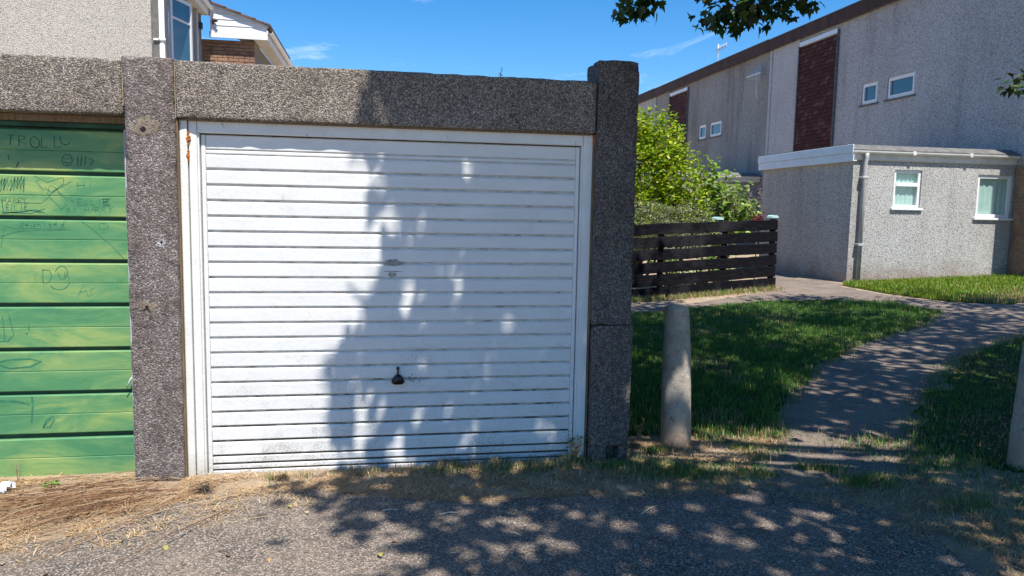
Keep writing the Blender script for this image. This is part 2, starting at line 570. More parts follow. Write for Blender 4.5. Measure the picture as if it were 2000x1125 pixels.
def rough_box(name, x0, x1, y0, y1, z0, z1, mat, parent=None, seg=0.025, r=0.012, amp=0.004, seed=0, chip=0.0):
    """rounded box with a fine grid, edges and faces made uneven"""
    c = Vector(((x0 + x1) / 2, (y0 + y1) / 2, (z0 + z1) / 2))
    h = Vector(((x1 - x0) / 2, (y1 - y0) / 2, (z1 - z0) / 2))
    bm = bmesh.new()
    grid = {}

    def vert(p):
        k = tuple(round(a, 5) for a in p)
        if k not in grid:
            q = Vector([max(-h[i] + r, min(h[i] - r, p[i])) for i in range(3)])
            d = Vector(p) - q
            n = d.normalized() if d.length > 1e-9 else Vector((0, 0, 0))
            co = q + n * r
            w = c + co
            e = sum(1 for i in range(3) if abs(p[i]) > h[i] - r * 1.01)
            a = amp * (mnoise.noise(w * 22 + Vector((seed, 0, 0))) + 0.6 * mnoise.noise(w * 60 + Vector((seed, 5, 0))))
            if e >= 2 and chip:
                a -= chip * max(0, mnoise.noise(w * 9 + Vector((0, seed, 3))) - 0.05) * 2
            grid[k] = bm.verts.new(w + n * a)
        return grid[k]

    def axis(i):
        n = max(1, int(round(2 * h[i] / seg)))
        ts = [-h[i], -h[i] + r] + [-h[i] + r + (2 * h[i] - 2 * r) * k / n for k in range(1, n)] + [h[i] - r, h[i]]
        return ts
    ax = [axis(i) for i in range(3)]
    for i in range(3):
        j, k = (i + 1) % 3, (i + 2) % 3
        for s in (-1, 1):
            for a in range(len(ax[j]) - 1):
                for b in range(len(ax[k]) - 1):
                    q = []
                    for (aa, bb) in ((a, b), (a + 1, b), (a + 1, b + 1), (a, b + 1)):
                        p = [0, 0, 0]
                        p[i] = s * h[i]
                        p[j] = ax[j][aa]
                        p[k] = ax[k][bb]
                        q.append(vert(p))
                    if s < 0:
                        q.reverse()
                    try:
                        bm.faces.new(q)
                    except ValueError:
                        pass
    return from_bm(name, bm, mat, parent, True)


def tube_bm(bm, pts, radii, sides=8, cap=True):
    rings = []
    n = len(pts)
    for i, p in enumerate(pts):
        p = Vector(p)
        t = (Vector(pts[min(i + 1, n - 1)]) - Vector(pts[max(i - 1, 0)])).normalized()
        a = t.orthogonal().normalized() if i == 0 else (prev - t * prev.dot(t)).normalized()
        prev = a
        b = t.cross(a)
        rad = radii[i] if isinstance(radii, (list, tuple)) else radii
        rings.append([bm.verts.new(p + (a * math.cos(2 * math.pi * k / sides) + b * math.sin(2 * math.pi * k / sides)) * rad) for k in range(sides)])
    for i in range(n - 1):
        for k in range(sides):
            bm.faces.new((rings[i][k], rings[i][(k + 1) % sides], rings[i + 1][(k + 1) % sides], rings[i + 1][k]))
    if cap:
        bm.faces.new(rings[0][::-1])
        bm.faces.new(rings[-1])
    return bm


def tube(name, pts, radii, mat, parent=None, sides=8):
    return from_bm(name, tube_bm(bmesh.new(), pts, radii, sides), mat, parent, True)


def prism(bm, poly, axis, a, b):
    """poly: 2-D outline; extruded along axis from a to b. axis 0: poly=(y,z), 1: (x,z), 2: (x,y)"""
    def P(u, v, w):
        return {0: (w, u, v), 1: (u, w, v), 2: (u, v, w)}[axis]
    f = [bm.verts.new(P(u, v, a)) for u, v in poly]
    g = [bm.verts.new(P(u, v, b)) for u, v in poly]
    n = len(poly)
    bm.faces.new(f)
    bm.faces.new(g[::-1])
    for i in range(n):
        bm.faces.new((f[i], g[i], g[(i + 1) % n], f[(i + 1) % n]))
    bmesh.ops.recalc_face_normals(bm, faces=bm.faces)
    return bm


def wall_open(name, axis, plane, back, a0, a1, z0, z1, openings, mat, parent=None):
    """wall slab in plane axis=plane (thickness to 'back') from a0..a1 along the other axis, with rectangular openings"""
    us = sorted({a0, a1, *[o[0] for o in openings], *[o[1] for o in openings]})
    zs = sorted({z0, z1, *[o[2] for o in openings], *[o[3] for o in openings]})
    bm = bmesh.new()

    def P(u, w, z):
        return (w, u, z) if axis == 0 else (u, w, z)

    def solid(i, j):
        if i < 0 or j < 0 or i >= len(us) - 1 or j >= len(zs) - 1:
            return False
        cu, cz = (us[i] + us[i + 1]) / 2, (zs[j] + zs[j + 1]) / 2
        return not any(o[0] < cu < o[1] and o[2] < cz < o[3] for o in openings)

    def face(*ps):
        bm.faces.new([bm.verts.new(p) for p in ps])
    for i in range(len(us) - 1):
        for j in range(len(zs) - 1):
            if not solid(i, j):
                continue
            u0, u1, w0, w1 = us[i], us[i + 1], zs[j], zs[j + 1]
            for pl in (plane, back):
                face(P(u0, pl, w0), P(u1, pl, w0), P(u1, pl, w1), P(u0, pl, w1))
            if not solid(i - 1, j):
                face(P(u0, plane, w0), P(u0, back, w0), P(u0, back, w1), P(u0, plane, w1))
            if not solid(i + 1, j):
                face(P(u1, plane, w0), P(u1, back, w0), P(u1, back, w1), P(u1, plane, w1))
            if not solid(i, j - 1):
                face(P(u0, plane, w0), P(u1, plane, w0), P(u1, back, w0), P(u0, back, w0))
            if not solid(i, j + 1):
                face(P(u0, plane, w1), P(u1, plane, w1), P(u1, back, w1), P(u0, back, w1))
    bmesh.ops.remove_doubles(bm, verts=bm.verts, dist=1e-5)
    bmesh.ops.recalc_face_normals(bm, faces=bm.faces)
    return from_bm(name, bm, mat, parent)


def window(parent, axis, plane, out, a0, a1, z0, z1, bar=0.055, transom=None, mat='upvc', glass='glass', sill_over=0.05, sill=True, inset=0.05, sill_mat=None, sash=None):
    """frame set 'inset' behind the wall plane; out = +1/-1 is the outward direction along axis"""
    def P(u0, u1, w0, w1, za, zb):
        w0, w1 = sorted((w0, w1))
        return (w0, w1, u0, u1, za, zb) if axis == 0 else (u0, u1, w0, w1, za, zb)
    f0 = plane - out * inset
    f1 = f0 - out * 0.06
    bm = bmesh.new()
    bbox(bm, *P(a0, a0 + bar, f0, f1, z0, z1), bevel=.006)
    bbox(bm, *P(a1 - bar, a1, f0, f1, z0, z1), bevel=.006)
    bbox(bm, *P(a0 + bar, a1 - bar, f0, f1, z0, z0 + bar), bevel=.006)
    bbox(bm, *P(a0 + bar, a1 - bar, f0, f1, z1 - bar, z1), bevel=.006)
    if transom:
        bbox(bm, *P(a0 + bar, a1 - bar, f0 + out * .012, f1, transom - bar * .6, transom + bar * .6), bevel=.006)
    if sash:                                  # inner sash ring a little proud
        s = bar * 0.55
        b0, b1, c0, c1 = a0 + bar * .8, a1 - bar * .8, z0 + bar * .8, z1 - bar * .8
        g0, g1 = f0 + out * .015, f0 - out * .03
        bbox(bm, *P(b0, b0 + s, g0, g1, c0, c1))
        bbox(bm, *P(b1 - s, b1, g0, g1, c0, c1))
        bbox(bm, *P(b0 + s, b1 - s, g0, g1, c0, c0 + s))
        bbox(bm, *P(b0 + s, b1 - s, g0, g1, c1 - s, c1))
    w = from_bm('window', bm, mat, parent)
    gl = f0 - out * .03
    edges = [z0 + bar, z1 - bar] if not transom else [z0 + bar, transom, z1 - bar]
    for i in range(len(edges) - 1):
        box('pane', *P(a0 + bar * .9, a1 - bar * .9, gl, gl - out * .006, edges[i] + (.02 if i else 0), edges[i + 1] - (.02 if i < len(edges) - 2 else 0)), glass, w)
    if sill:
        box('sill', *P(a0 - sill_over, a1 + sill_over, plane + out * .05, f0 - out * 0.02, z0 - .045, z0 - .003), sill_mat or mat, w, .006)
    return w


# ------------------------------------------------------------------ terrain
def G(x, y=0):
    return 0.04 * np.log1p(np.exp(2 * (np.asarray(x, float) - 5.2))) / 2


def inside(px, py, poly):
    px, py = np.asarray(px), np.asarray(py)
    r = np.zeros(px.shape, bool)
    n = len(poly)
    for i in range(n):
        x0, y0 = poly[i]
        x1, y1 = poly[(i + 1) % n]
        cnd = ((y0 > py) != (y1 > py))
        with np.errstate(divide='ignore', invalid='ignore'):
            xi = (x1 - x0) * (py - y0) / (y1 - y0) + x0
        r ^= cnd & (px < xi)
    return r


def wobble(poly, step=0.05, amp=0.03, freq=5.0, seed=0, close=True):
    out = []
    n = len(poly)
    for i in range(n if close else n - 1):
        a, b = Vector(poly[i] + (0,)), Vector(poly[(i + 1) % n] + (0,))
        k = max(1, int((b - a).length / step))
        nrm = Vector((-(b - a).y, (b - a).x, 0)).normalized()
        for j in range(k):
            p = a.lerp(b, j / k)
            d = amp * (mnoise.noise(p * freq + Vector((seed, 0, 0))) + .5 * mnoise.noise(p * freq * 3.1 + Vector((0, seed, 0))))
            p = p + nrm * d
            out.append((p.x, p.y))
    return out


def sheet(name, poly, lift, mat, label=None):
    bm = bmesh.new()
    vsl = [bm.verts.new((x, y, 0)) for x, y in poly]
    es = [bm.edges.new((vsl[i], vsl[(i + 1) % len(vsl)])) for i in range(len(vsl))]
    bmesh.ops.triangle_fill(bm, use_beauty=True, edges=es)
    for _ in range(2):
        lng = [e for e in bm.edges if e.calc_length() > 0.9]
        if lng:
            bmesh.ops.subdivide_edges(bm, edges=lng, cuts=1)
            bmesh.ops.triangulate(bm, faces=bm.faces)
    for v in bm.verts:
        v.co.z = float(G(v.co.x)) + lift
    bmesh.ops.recalc_face_normals(bm, faces=bm.faces)
    if sum(f.normal.z for f in bm.faces) < 0:
        bmesh.ops.reverse_faces(bm, faces=bm.faces)
    o = from_bm(name, bm, mat)
    o['kind'] = 'structure'
    return o


# one terrain sheet out to the horizon: fine near, coarse far
gx = np.r_[-600, -200, -60, -20, np.arange(-8, 24.1, 0.8), 40, 80, 200, 600]
gy = np.r_[-600, -200, -60, -20, np.arange(-8, 24.1, 0.8), 40, 80, 200, 600]
XX, YY = np.meshgrid(gx, gy, indexing='ij')
ZZ = G(np.clip(XX, -50, 16))
V = np.c_[XX.ravel(), YY.ravel(), ZZ.ravel()]
ny = len(gy)
idx = np.arange(len(V)).reshape(len(gx), ny)
F = np.stack([idx[:-1, :-1], idx[1:, :-1], idx[1:, 1:], idx[:-1, 1:]], -1).reshape(-1, 4)
ground = np_mesh('ground', V, F, 'soil')
ground['kind'] = 'structure'

path_left = [(3.08, -0.3), (3.49, 0.09), (3.79, 0.39), (3.94, 0.84), (4.48, 1.5), (5.39, 2.54), (6.54, 3.52), (7.91, 4.33), (9.24, 5.48),
             (9.22, 6.6), (8.28, 7.14), (7.24, 7.29), (5.9, 6.92), (4.78, 6.55), (2.6, 6.0)]
path_right = [(4.08, -0.6), (4.55, 0.06), (5.11, 0.75), (6.04, 1.7), (7.04, 2.52), (8.72, 3.48), (12.0, 5.0), (20, 7.5)]
path_top = [(2.6, 6.75), (5.02, 7.24), (6.1, 7.45), (7.32, 8.05), (8.42, 8.75), (8.99, 9.84), (9.4, 13.0), (10.1, 13.0), (10.1, 9.2), (9.82, 8.82), (9.72, 7.54),
            (9.95, 6.22), (10.6, 5.6), (14.0, 7.0), (20, 9.2)]
path_poly = wobble([(3.4, -0.75)] + path_left + path_top + path_right[::-1], 0.06, 0.10, 2.6, 3)
footpath = sheet('footpath', path_poly, 0.004, 'path')
lawn_poly = [(2.53, .42), (2.94, .5), (3.2, .25), (3.68, .27)] + path_left[2:] + [(2.53, 6.0)]
sheet('lawn', wobble(lawn_poly, 0.1, 0.05, 3, 9), 0.008, 'lawn_soil')
verge_poly = [(4.1, -.62)] + path_right[1:] + [(20, -5), (7, -5), (3.9, -3), (3.55, -1.7), (3.75, -1.15)]
ext_poly = [(9.9, 8.95), (10.25, 9.3), (13.9, 9.3), (18, 9.3), (18, 8.6), (14.0, 7.05), (10.65, 5.75), (10.05, 6.35), (9.86, 7.55)]
sheet('verge', wobble([(4.45, -.05)] + path_right[1:6] + [(12, 4.9), (12, -1.2), (7, -1.0), (5.6, -.75), (4.9, -.55)], .05, .28, 2.2, 29), 0.003, 'lawn_soil')
sheet('lawn', wobble(ext_poly, 0.15, 0.04, 3, 19), 0.008, 'lawn_soil')
fore_edge = [(-4.0, -1.6), (-1.2, -1.0), (-0.69, -0.82), (-0.37, -0.67), (-0.18, -0.42), (0.12, -0.25), (0.57, -0.20), (0.91, -0.42), (1.38, -0.52), (1.93, -0.55),
             (2.58, -0.56), (3.06, -0.52), (3.46, -0.70), (3.63, -1.02), (3.64, -1.32), (3.53, -1.64), (3.6, -3), (6, -9)]
fore_poly = wobble(fore_edge + [(-6, -9), (-6, -1.8)], 0.04, 0.07, 4.5, 5)
sheet('forecourt', fore_poly, 0.006, 'tarmac')

# ------------------------------------------------------------------ garage with the white door
ga = empty('garage', (1.07, 0, 0), 'concrete garage with white ribbed up-and-over door, at the end of the row', 'garage')
OFF = -Vector((1.07, 0, 0))


def re(o, parent, off):
    """keep world placement when the parent empty stands away from the origin"""
    o.parent = parent
    o.location = Vector(o.location) + off
    return o


def P_(o):
    return re(o, ga, OFF)


P_(rough_box('lintel', -0.110, 2.222, -0.005, 0.24, 2.006, 2.308, 'lintel', None, .022, .010, .0025, 1, .006))
P_(rough_box('pillar', -0.372, -0.114, -0.018, 0.25, 0.0, 2.316, 'pillar', None, .025, .010, .002, 2, .012))
up_p = P_(rough_box('pillar', 2.232, 2.480, -0.012, 0.26, 0.862, 2.432, 'pillar_dark', None, .022, .007, .002, 3, .012))
lp = P_(rough_box('pillar_base', 2.238, 2.492, -0.020, 0.26, 0.105, 0.858, 'pillar_dark', None, .022, .009, .003, 4, .015))
P_(rough_box('pillar_foot', 2.238, 2.352, -0.018, 0.26, -0.05, 0.108, 'pillar_dark', None, .022, .014, .004, 5, .03))
P_(rough_box('pillar_foot', 2.420, 2.492, -0.018, 0.26, -0.05, 0.108, 'pillar_dark', None, .022, .014, .004, 6, .03))
P_(rough_box('pillar_foot', 2.352, 2.420, 0.05, 0.26, -0.05, 0.108, 'pillar_dark', None, .03, .01, .004, 8))
P_(box('joint_mortar', -0.1135, -0.1105, 0.0, 0.2, 2.006, 2.300, 'mortar'))
P_(box('joint_mortar', 2.2225, 2.2315, 0.03, 0.2, 2.02, 2.30, 'mortar'))
# shell of the garage behind
P_(box('side_wall', 2.30, 2.44, 0.262, 5.0, 0.0, 2.24, 'pillar', None, .01))
P_(box('party_wall', -0.31, -0.17, 0.252, 5.0, 0.0, 2.24, 'pillar', None, .01))
P_(box('back_wall', -0.17, 2.30, 4.86, 5.0, 0.0, 2.24, 'pillar', None, .01))
rb = bmesh.new()
prism(rb, [(0.245, 2.245), (5.1, 2.245), (5.1, 2.30), (0.245, 2.335)], 0, -0.24, 2.50)
P_(from_bm('roof', rb, 'felt'))
# details on the pillars
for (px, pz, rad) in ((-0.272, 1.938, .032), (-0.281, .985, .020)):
    bm = bmesh.new()
    n = 40
    ring = [[], [], []]
    for k in range(n):
        a = 2 * math.pi * k / n
        w = 1 + .8 * mnoise.noise(Vector((math.cos(a) * 2, math.sin(a) * 2, pz * 30))) + .15 * mnoise.noise(Vector((math.cos(a) * 4, math.sin(a) * 4, pz * 30)))
        for j, (rr_, yy) in enumerate(((rad * 1.5 * w, -.0190), (rad * 1.0 * w, -.0215), (rad * .40, -.0205))):
            ring[j].append(bm.verts.new((px + math.cos(a) * rr_ * (1.5 if j == 0 else 1.2) + (.012 if j == 0 else .004 if j == 1 else 0), yy, pz + math.sin(a) * rr_ + (.008 if j == 0 else 0))))
    for j in range(2):
        for k in range(n):
            bm.faces.new((ring[j][k], ring[j][(k + 1) % n], ring[j + 1][(k + 1) % n], ring[j + 1][k]))
    mp_ = P_(from_bm('mortar_patch', bm, 'patch', None, True))
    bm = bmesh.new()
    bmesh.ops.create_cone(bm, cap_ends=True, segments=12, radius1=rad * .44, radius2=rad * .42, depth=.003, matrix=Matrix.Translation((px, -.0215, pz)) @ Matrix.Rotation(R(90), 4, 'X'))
    P_(from_bm('hole_disc', bm, 'hole_dark'))  # flat dark disc painted in for the shade inside a hole


def blot(name, cx, cz, rx, rz, y, mat, n=28, seed=0, spikes=.5):
    bm = bmesh.new()
    vv = []
    for k in range(n):
        a = 2 * math.pi * k / n
        w = 1 + spikes * mnoise.noise(Vector((math.cos(a) * 2.3, math.sin(a) * 2.3, seed))) + spikes * .7 * mnoise.noise(Vector((math.cos(a) * 7, math.sin(a) * 7, seed + 4)))
        vv.append(bm.verts.new((cx + rx * w * math.cos(a), y, cz + rz * w * math.sin(a))))
    f = bm.faces.new(vv)
    r = bmesh.ops.extrude_face_region(bm, geom=[f])
    for v in r['geom']:
        if isinstance(v, bmesh.types.BMVert):
            v.co.y += .002
    bmesh.ops.recalc_face_normals(bm, faces=bm.faces)
    return from_bm(name, bm, mat)


for k in range(70):
    a, d = random.random() * 6.28, abs(random.gauss(0, .021))
    s = random.uniform(.0015, .0040) * (1 if d < .02 else .6)
    P_(blot('splash_mark', -0.197 + d * math.cos(a), 1.335 + d * 1.3 * math.sin(a), s, s * 1.2, -.0202, 'splat', 9, k))

# frame: timber sub-post, steel posts and header
fr = P_(box('door_frame', -0.105, -0.066, 0.035, 0.16, 0.0, 2.002, 'white_frame', None, .004))


def F_(o):
    return re(o, fr, Vector((0, 0, 0)))


fr.name = 'door_frame'
F_(box('post', -0.060, -0.018, 0.045, 0.12, 0.0, 2.002, 'white_frame', None, .003))
F_(box('timber_strip', -0.1128, -0.1056, 0.012, 0.10, 0.0, 2.000, 'timber'))
F_(box('post', 2.166, 2.222, 0.045, 0.13, -0.02, 2.002, 'white_frame', None, .003))
F_(box('post_strip', 2.2225, 2.2300, 0.030, 0.12, 0.0, 2.000, 'timber'))
F_(box('header', -0.0165, 2.164, 0.048, 0.13, 1.936, 2.002, 'white_frame', None, .003))
F_(box('timber_strip', -0.10, 2.20, 0.02, 0.20, 1.9965, 2.0055, 'timber'))
F_(box('frame_lip', -0.0165, -0.008, 0.052, 0.10, 0.0, 1.934, 'white_frame'))
F_(box('frame_lip', 2.156, 2.1645, 0.052, 0.10, -0.02, 1.934, 'white_frame'))


def blob(name, pts, mat, seed=0):
    bm = bmesh.new()
    for (x, y, z, r) in pts:
        g = bmesh.ops.create_icosphere(bm, subdivisions=2, radius=r, matrix=Matrix.Translation((x, y, z)))
        for v in g['verts']:
            v.co += (v.co - Vector((x, y, z))) * .3 * mnoise.noise(v.co * 60 + Vector((seed, 0, 0)))
    return from_bm(name, bm, mat, None, True)


F_(blob('expanding_foam', [(-.063 + random.uniform(-.005, .006), .043, 1.935 - k * .0065, random.uniform(.004, .009) * (1.3 if 3 < k < 9 or 17 < k < 22 else .7)) for k in range(25) if not 10 < k < 15], 'foam', 2))
F_(blob('expanding_foam', [(2.226, .030, 1.995 - k * .013, random.uniform(.007, .012)) for k in range(5)] + [(2.228, .022, 2.02, .008)], 'foam', 5))

# the door leaf
door = P_(box('door', -0.004, 2.152, 0.0866, 0.10, -0.012, 1.930, 'channel'))


def D_(o):
    return re(o, door, Vector((0, 0, 0)))


PITCH, Z0, NS = 0.0862, 0.098, 20
face_y, back_y = 0.076, 0.0862
sb = bmesh.new()
hgt = PITCH - .0110
prof = [(back_y, 0.0), (face_y + .003, .0015), (face_y, .0055), (face_y, hgt - .010), (face_y + .004, hgt - .002), (back_y, hgt)]
prism(sb, prof, 0, .022, 2.126)
slat0 = from_bm('slat', sb, 'white_door')
slat0.location = (0, 0, Z0 + .0110)
D_(slat0)
for i in range(1, NS):
    s = slat0.copy()
    COL.objects.link(s)
    s.location.z = Z0 + i * PITCH + .0110
    s.parent = door
ztop = Z0 + NS * PITCH
D_(box('side_rail', -0.003, 0.020, .074, .0912, -.010, 1.928, 'white_door', None, .003))
D_(box('side_rail', 2.128, 2.151, .074, .0912, -.010, 1.928, 'white_door', None, .003))
D_(box('top_rail', 0.0205, 2.1275, .078, .0912, ztop + .030, 1.927, 'white_door', None, .004))
D_(box('top_rail', 0.0205, 2.1275, .080, .0912, ztop + .006, ztop + .024, 'white_door', None, .003))
D_(box('bottom_rail', 0.0205, 2.1275, .076, .0912, .062, .0985, 'white_door', None, .004))
D_(box('bottom_rail', 0.0205, 2.1275, .074, .0912, .026, .050, 'white_door', None, .004))
D_(box('bottom_rail', 0.0205, 2.1275, .072, .0912, -.010, .016, 'white_door', None, .004))
# handle: key cover above, flared grip below
hb = bmesh.new()
prism(hb, [(1.054, .556), (1.060, .566), (1.088, .566), (1.094, .556), (1.113, .532), (1.110, .514), (1.098, .508), (1.050, .508), (1.038, .514), (1.035, .532)], 1, .040, .0755)
bmesh.ops.bevel(hb, geom=list(hb.edges), offset=.006, segments=2, affect='EDGES')
hd = D_(from_bm('handle', hb, 'black', None, True))
kb = bmesh.new()
prism(kb, [(1.069, .565), (1.069, .592), (1.065, .598), (1.065, .606), (1.070, .611), (1.078, .611), (1.083, .606), (1.083, .598), (1.079, .592), (1.079, .565)], 1, .060, .0757)
re(from_bm('key_cover', kb, 'black'), hd, Vector((0, 0, 0)))
D_(blot('worn_patch', 1.048, 1.227, .058, .020, .0752, 'bare', 40, 3, .5))
D_(blot('worn_patch', 1.040, 1.158, .022, .016, .0752, 'bare', 30, 8, .7))
D_(blot('worn_patch', 1.043, 1.176, .050, .003, .0753, 'bare', 30, 11, .4))
for k in range(16):
    D_(blot('worn_patch', 1.165 + random.gauss(0, .02), .542 + random.gauss(0, .012), random.uniform(.002, .005), random.uniform(.003, .008), .0752, 'bare', 9, 20 + k))

# ------------------------------------------------------------------ garage with the green door
gb = empty('garage', (-1.5, 0, 0), 'concrete garage with faded green panelled door covered in scrawled graffiti', 'garage')
OFB = Vector((1.5, 0, 0))


def Q_(o):
    return re(o, gb, OFB)


Q_(rough_box('lintel', -2.72, -0.376, 0.0, 0.26, 2.012, 2.300, 'lintel', None, .022, .010, .0025, 11, .006))
Q_(rough_box('pillar', -2.98, -2.722, -0.018, 0.25, 0.0, 2.30, 'pillar', None, .05, .010, .002, 12))
Q_(box('joint_mortar', -0.3755, -0.3725, 0.004, 0.2, 2.06, 2.305, 'mortar'))
Q_(box('party_wall', -2.92, -2.78, 0.252, 5.0, 0, 2.24, 'pillar', None, .01))
Q_(box('back_wall', -2.78, -0.31, 4.86, 5.0, 0, 2.24, 'pillar', None, .01))
rb = bmesh.new()
prism(rb, [(0.265, 2.245), (5.1, 2.245), (5.1, 2.295), (0.265, 2.295)], 0, -2.96, -0.245)
Q_(from_bm('roof', rb, 'felt'))
fr2 = Q_(box('door_frame', -2.70, -0.376, .10, .22, 1.975, 2.011, 'timber', None, .003))
re(box('frame_edge', -0.402, -0.374, .150, .21, 0.0, 1.972, 'green_dark', None, .003), fr2, Vector((0, 0, 0)))
re(box('frame_edge', -0.4155, -0.4025, .128, .20, 0.0, 1.945, 'galv', None, .002), fr2, Vector((0, 0, 0)))
re(box('header', -2.69, -0.403, .135, .20, 1.948, 1.974, 'green_dark', None, .003), fr2, Vector((0, 0, 0)))
door2 = Q_(box('door', -2.66, -0.418, .184, .195, -0.02, 1.946, 'green_dark'))
BH = 0.2455
bb = bmesh.new()
hh = BH - .020
prism(bb, [(.183, 0), (.163, .002), (.160, .006), (.160, hh / 2 - .004), (.1635, hh / 2), (.160, hh / 2 + .004), (.160, hh - .008), (.165, hh - .001), (.183, hh)], 0, -2.65, -0.4195)
board0 = from_bm('board', bb, 'green')
board0.location = (0, 0, 1.704 + .0)
re(board0, door2, Vector((0, 0, 0)))
ZB = [1.704, 1.459, 1.222, .978, .728, .480, .236]
for i, zb in enumerate(ZB):
    if i == 0:
        board0.location.z = zb + .006
        continue
    s = board0.copy()
    COL.objects.link(s)
    s.parent = door2
    s.location.z = zb + .006
    s.scale.z = (ZB[i - 1] - zb) / BH
s = board0.copy()
COL.objects.link(s)
s.parent = door2
s.location.z = -.010


# scrawls: polylines in (u, v) measured on the door from its top left visible corner
def gpt(u, v):
    return (-1.039 + u * (.00253 + (v - 232) * 1.6e-7) - (v - 232) * .000134, 1.983 - (v - 232) * .002833 + u * .0001)


def scrawl(strokes, w, mat='ink', y=.1592):
    w *= .8
    bm = bmesh.new()
    for st in strokes:
        pts = [Vector((gpt(*p)[0], 0, gpt(*p)[1])) for p in st]
        if len(pts) < 2:
            continue
        L, Rr = [], []
        for i, p in enumerate(pts):
            t = (pts[min(i + 1, len(pts) - 1)] - pts[max(0, i - 1)])
            if t.length < 1e-6:
                t = Vector((1, 0, 0))
            t.normalize()
            n_ = Vector((-t.z, 0, t.x))
            ww = w * random.uniform(.7, 1.15)
            L.append(bm.verts.new((p.x + n_.x * ww, y, p.z + n_.z * ww)))
            Rr.append(bm.verts.new((p.x - n_.x * ww, y, p.z - n_.z * ww)))
        for i in range(len(pts) - 1):
            bm.faces.new((L[i], Rr[i], Rr[i + 1], L[i + 1]))
    o = from_bm('graffiti', bm, mat)
    return re(o, door2, Vector((0, 0, 0)))


def arc(cx, cy, rx, ry, a0=0, a1=360, n=14):
    return [(cx + rx * math.cos(R(a0 + (a1 - a0) * i / n)), cy + ry * math.sin(R(a0 + (a1 - a0) * i / n))) for i in range(n + 1)]


LET = {'A': [[(0, 1), (.5, 0), (1, 1)], [(.2, .6), (.8, .6)]], 'B': [[(0, 0), (0, 1), (.8, .9), (.9, .65), (0, .5), (.8, .4), (.7, .05), (0, 0)]],
       'D': [[(0, 0), (0, 1), (.7, .8), (.9, .4), (.6, .05), (0, 0)]], 'E': [[(1, 0), (0, 0), (0, 1), (1, 1)], [(0, .5), (.8, .5)]],
       'F': [[(1, 0), (0, 0), (0, 1)], [(0, .5), (.8, .5)]], 'H': [[(0, 0), (0, 1)], [(1, 0), (1, 1)], [(0, .5), (1, .5)]], 'I': [[(.5, 0), (.5, 1)]],
       'i': [[(.5, .4), (.5, 1)], [(.45, .1), (.55, .15)]], 'K': [[(0, 0), (0, 1)], [(.9, 0), (0, .55), (1, 1)]], 'L': [[(0, 0), (0, 1), (.8, 1)]],
       'l': [[(.4, 0), (.4, 1)]], 'O': [arc(.5, .5, .5, .5)], 'R': [[(0, 1), (0, 0), (.8, .1), (.8, .4), (0, .5), (1, 1)]], 'T': [[(0, 0), (1, 0)], [(.5, 0), (.5, 1)]],
       'Y': [[(0, 0), (.5, .5), (1, 0)], [(.5, .5), (.5, 1)]], 'e': [[(0, .65), (.9, .6), (.6, .35), (.1, .45), (.1, .85), (.8, .95)]], 'u': [[(0, .4), (.1, .95), (.7, .9), (.8, .4), (.85, 1)]],
       'n': [[(0, 1), (0, .4), (.1, .5), (.7, .4), (.8, 1)]], 't': [[(.4, .1), (.4, 1), (.7, .95)], [(0, .4), (.8, .4)]], 'd': [[(.8, 0), (.8, 1)], arc(.4, .72, .4, .28)],
       'r': [[(0, .4), (0, 1)], [(0, .6), (.5, .4), (.8, .5)]], 'U': [[(0, 0), (.1, .9), (.5, 1), (.9, .9), (1, 0)]], '2': [[(0, .2), (.5, 0), (.9, .3), (0, 1), (1, 1)]]}


def word(txt, u, v, w, h, gap=.35, slant=0):
    out = []
    for i, ch in enumerate(txt):
        if ch in LET:
            ox, oy, sc_, sl = random.uniform(-.12, .12) * w, random.uniform(-.12, .12) * h, random.uniform(.85, 1.15), random.uniform(-.18, .22)
            for st in LET[ch]:
                out.append([(u + ox + (i * (1 + gap) + px * sc_) * w + sl * (1 - py) * h + random.uniform(-.05, .05) * w, v + oy + py * h * sc_ + random.uniform(-.05, .05) * h) for px, py in st])
    return out


scrawl(word('TROLL', 12, 265, 16, 20, .45) + [arc(128, 268, 11, 14, 40, 190)], .0035, 'ink_dark')
scrawl([arc(131, 311, 10, 11), [(127, 307), (127, 311)], [(133, 306), (133, 310)], arc(131, 313, 5, 4, 10, 170, 6)], .003, 'ink_dark')
scrawl([[(16, 300), (17, 309)], [(36, 314), (31, 323)], [(152, 305), (152, 321)], [(160, 304), (158, 322)], [(168, 303), (166, 322)], [(175, 308), (184, 312), (176, 322)]], .004, 'ink_dark')
scrawl(word('Hi', 151, 351, 14, 15, .4), .0022)
scrawl([[(66, 340), (92, 353), (120, 344), (124, 345), (124, 356), (100, 372), (88, 364), (84, 368), (69, 350), (76, 348)], [(139, 352), (112, 366), (96, 377), (92, 376), (97, 358), (108, 364), (132, 390)]], .0022)
scrawl([[(97, 382), (120, 405), (130, 396), (112, 372), (145, 391)], [(98, 378), (80, 393), (30, 390)]], .0022)
scrawl([[(0 + k * 3.2, 343 + random.uniform(-3, 2)) if k % 2 else (-6 + k * 3.2, 368 + random.uniform(-4, 3)) for k in range(17)],
        [(0 + k * 4.2, 345 + random.uniform(-3, 2)) if k % 2 else (2 + k * 3.6, 361 + random.uniform(-4, 3)) for k in range(13)]], .0050)
scrawl(word('HARRY', 5, 381, 7.5, 11, .3), .0024)
scrawl(word('ELLIE', 12, 394, 6.5, 12, .3), .0028)
scrawl([[(3, 384), (5, 400), (8, 410), (40, 409), (62, 406), (80, 411)], [(2, 408), (60, 412), (88, 403)], [(4, 411), (70, 405), (88, 412)]], .0030)
scrawl(word('ELLIE', 153, 387, 9, 11, .4), .0022)
scrawl([[(200, 387), (217, 387), (204, 392), (216, 396), (206, 400), (203, 393), (214, 390), (206, 397), (219, 401)]], .004)
scrawl(word('BY', 129, 403, 9, 9, .4), .0018)
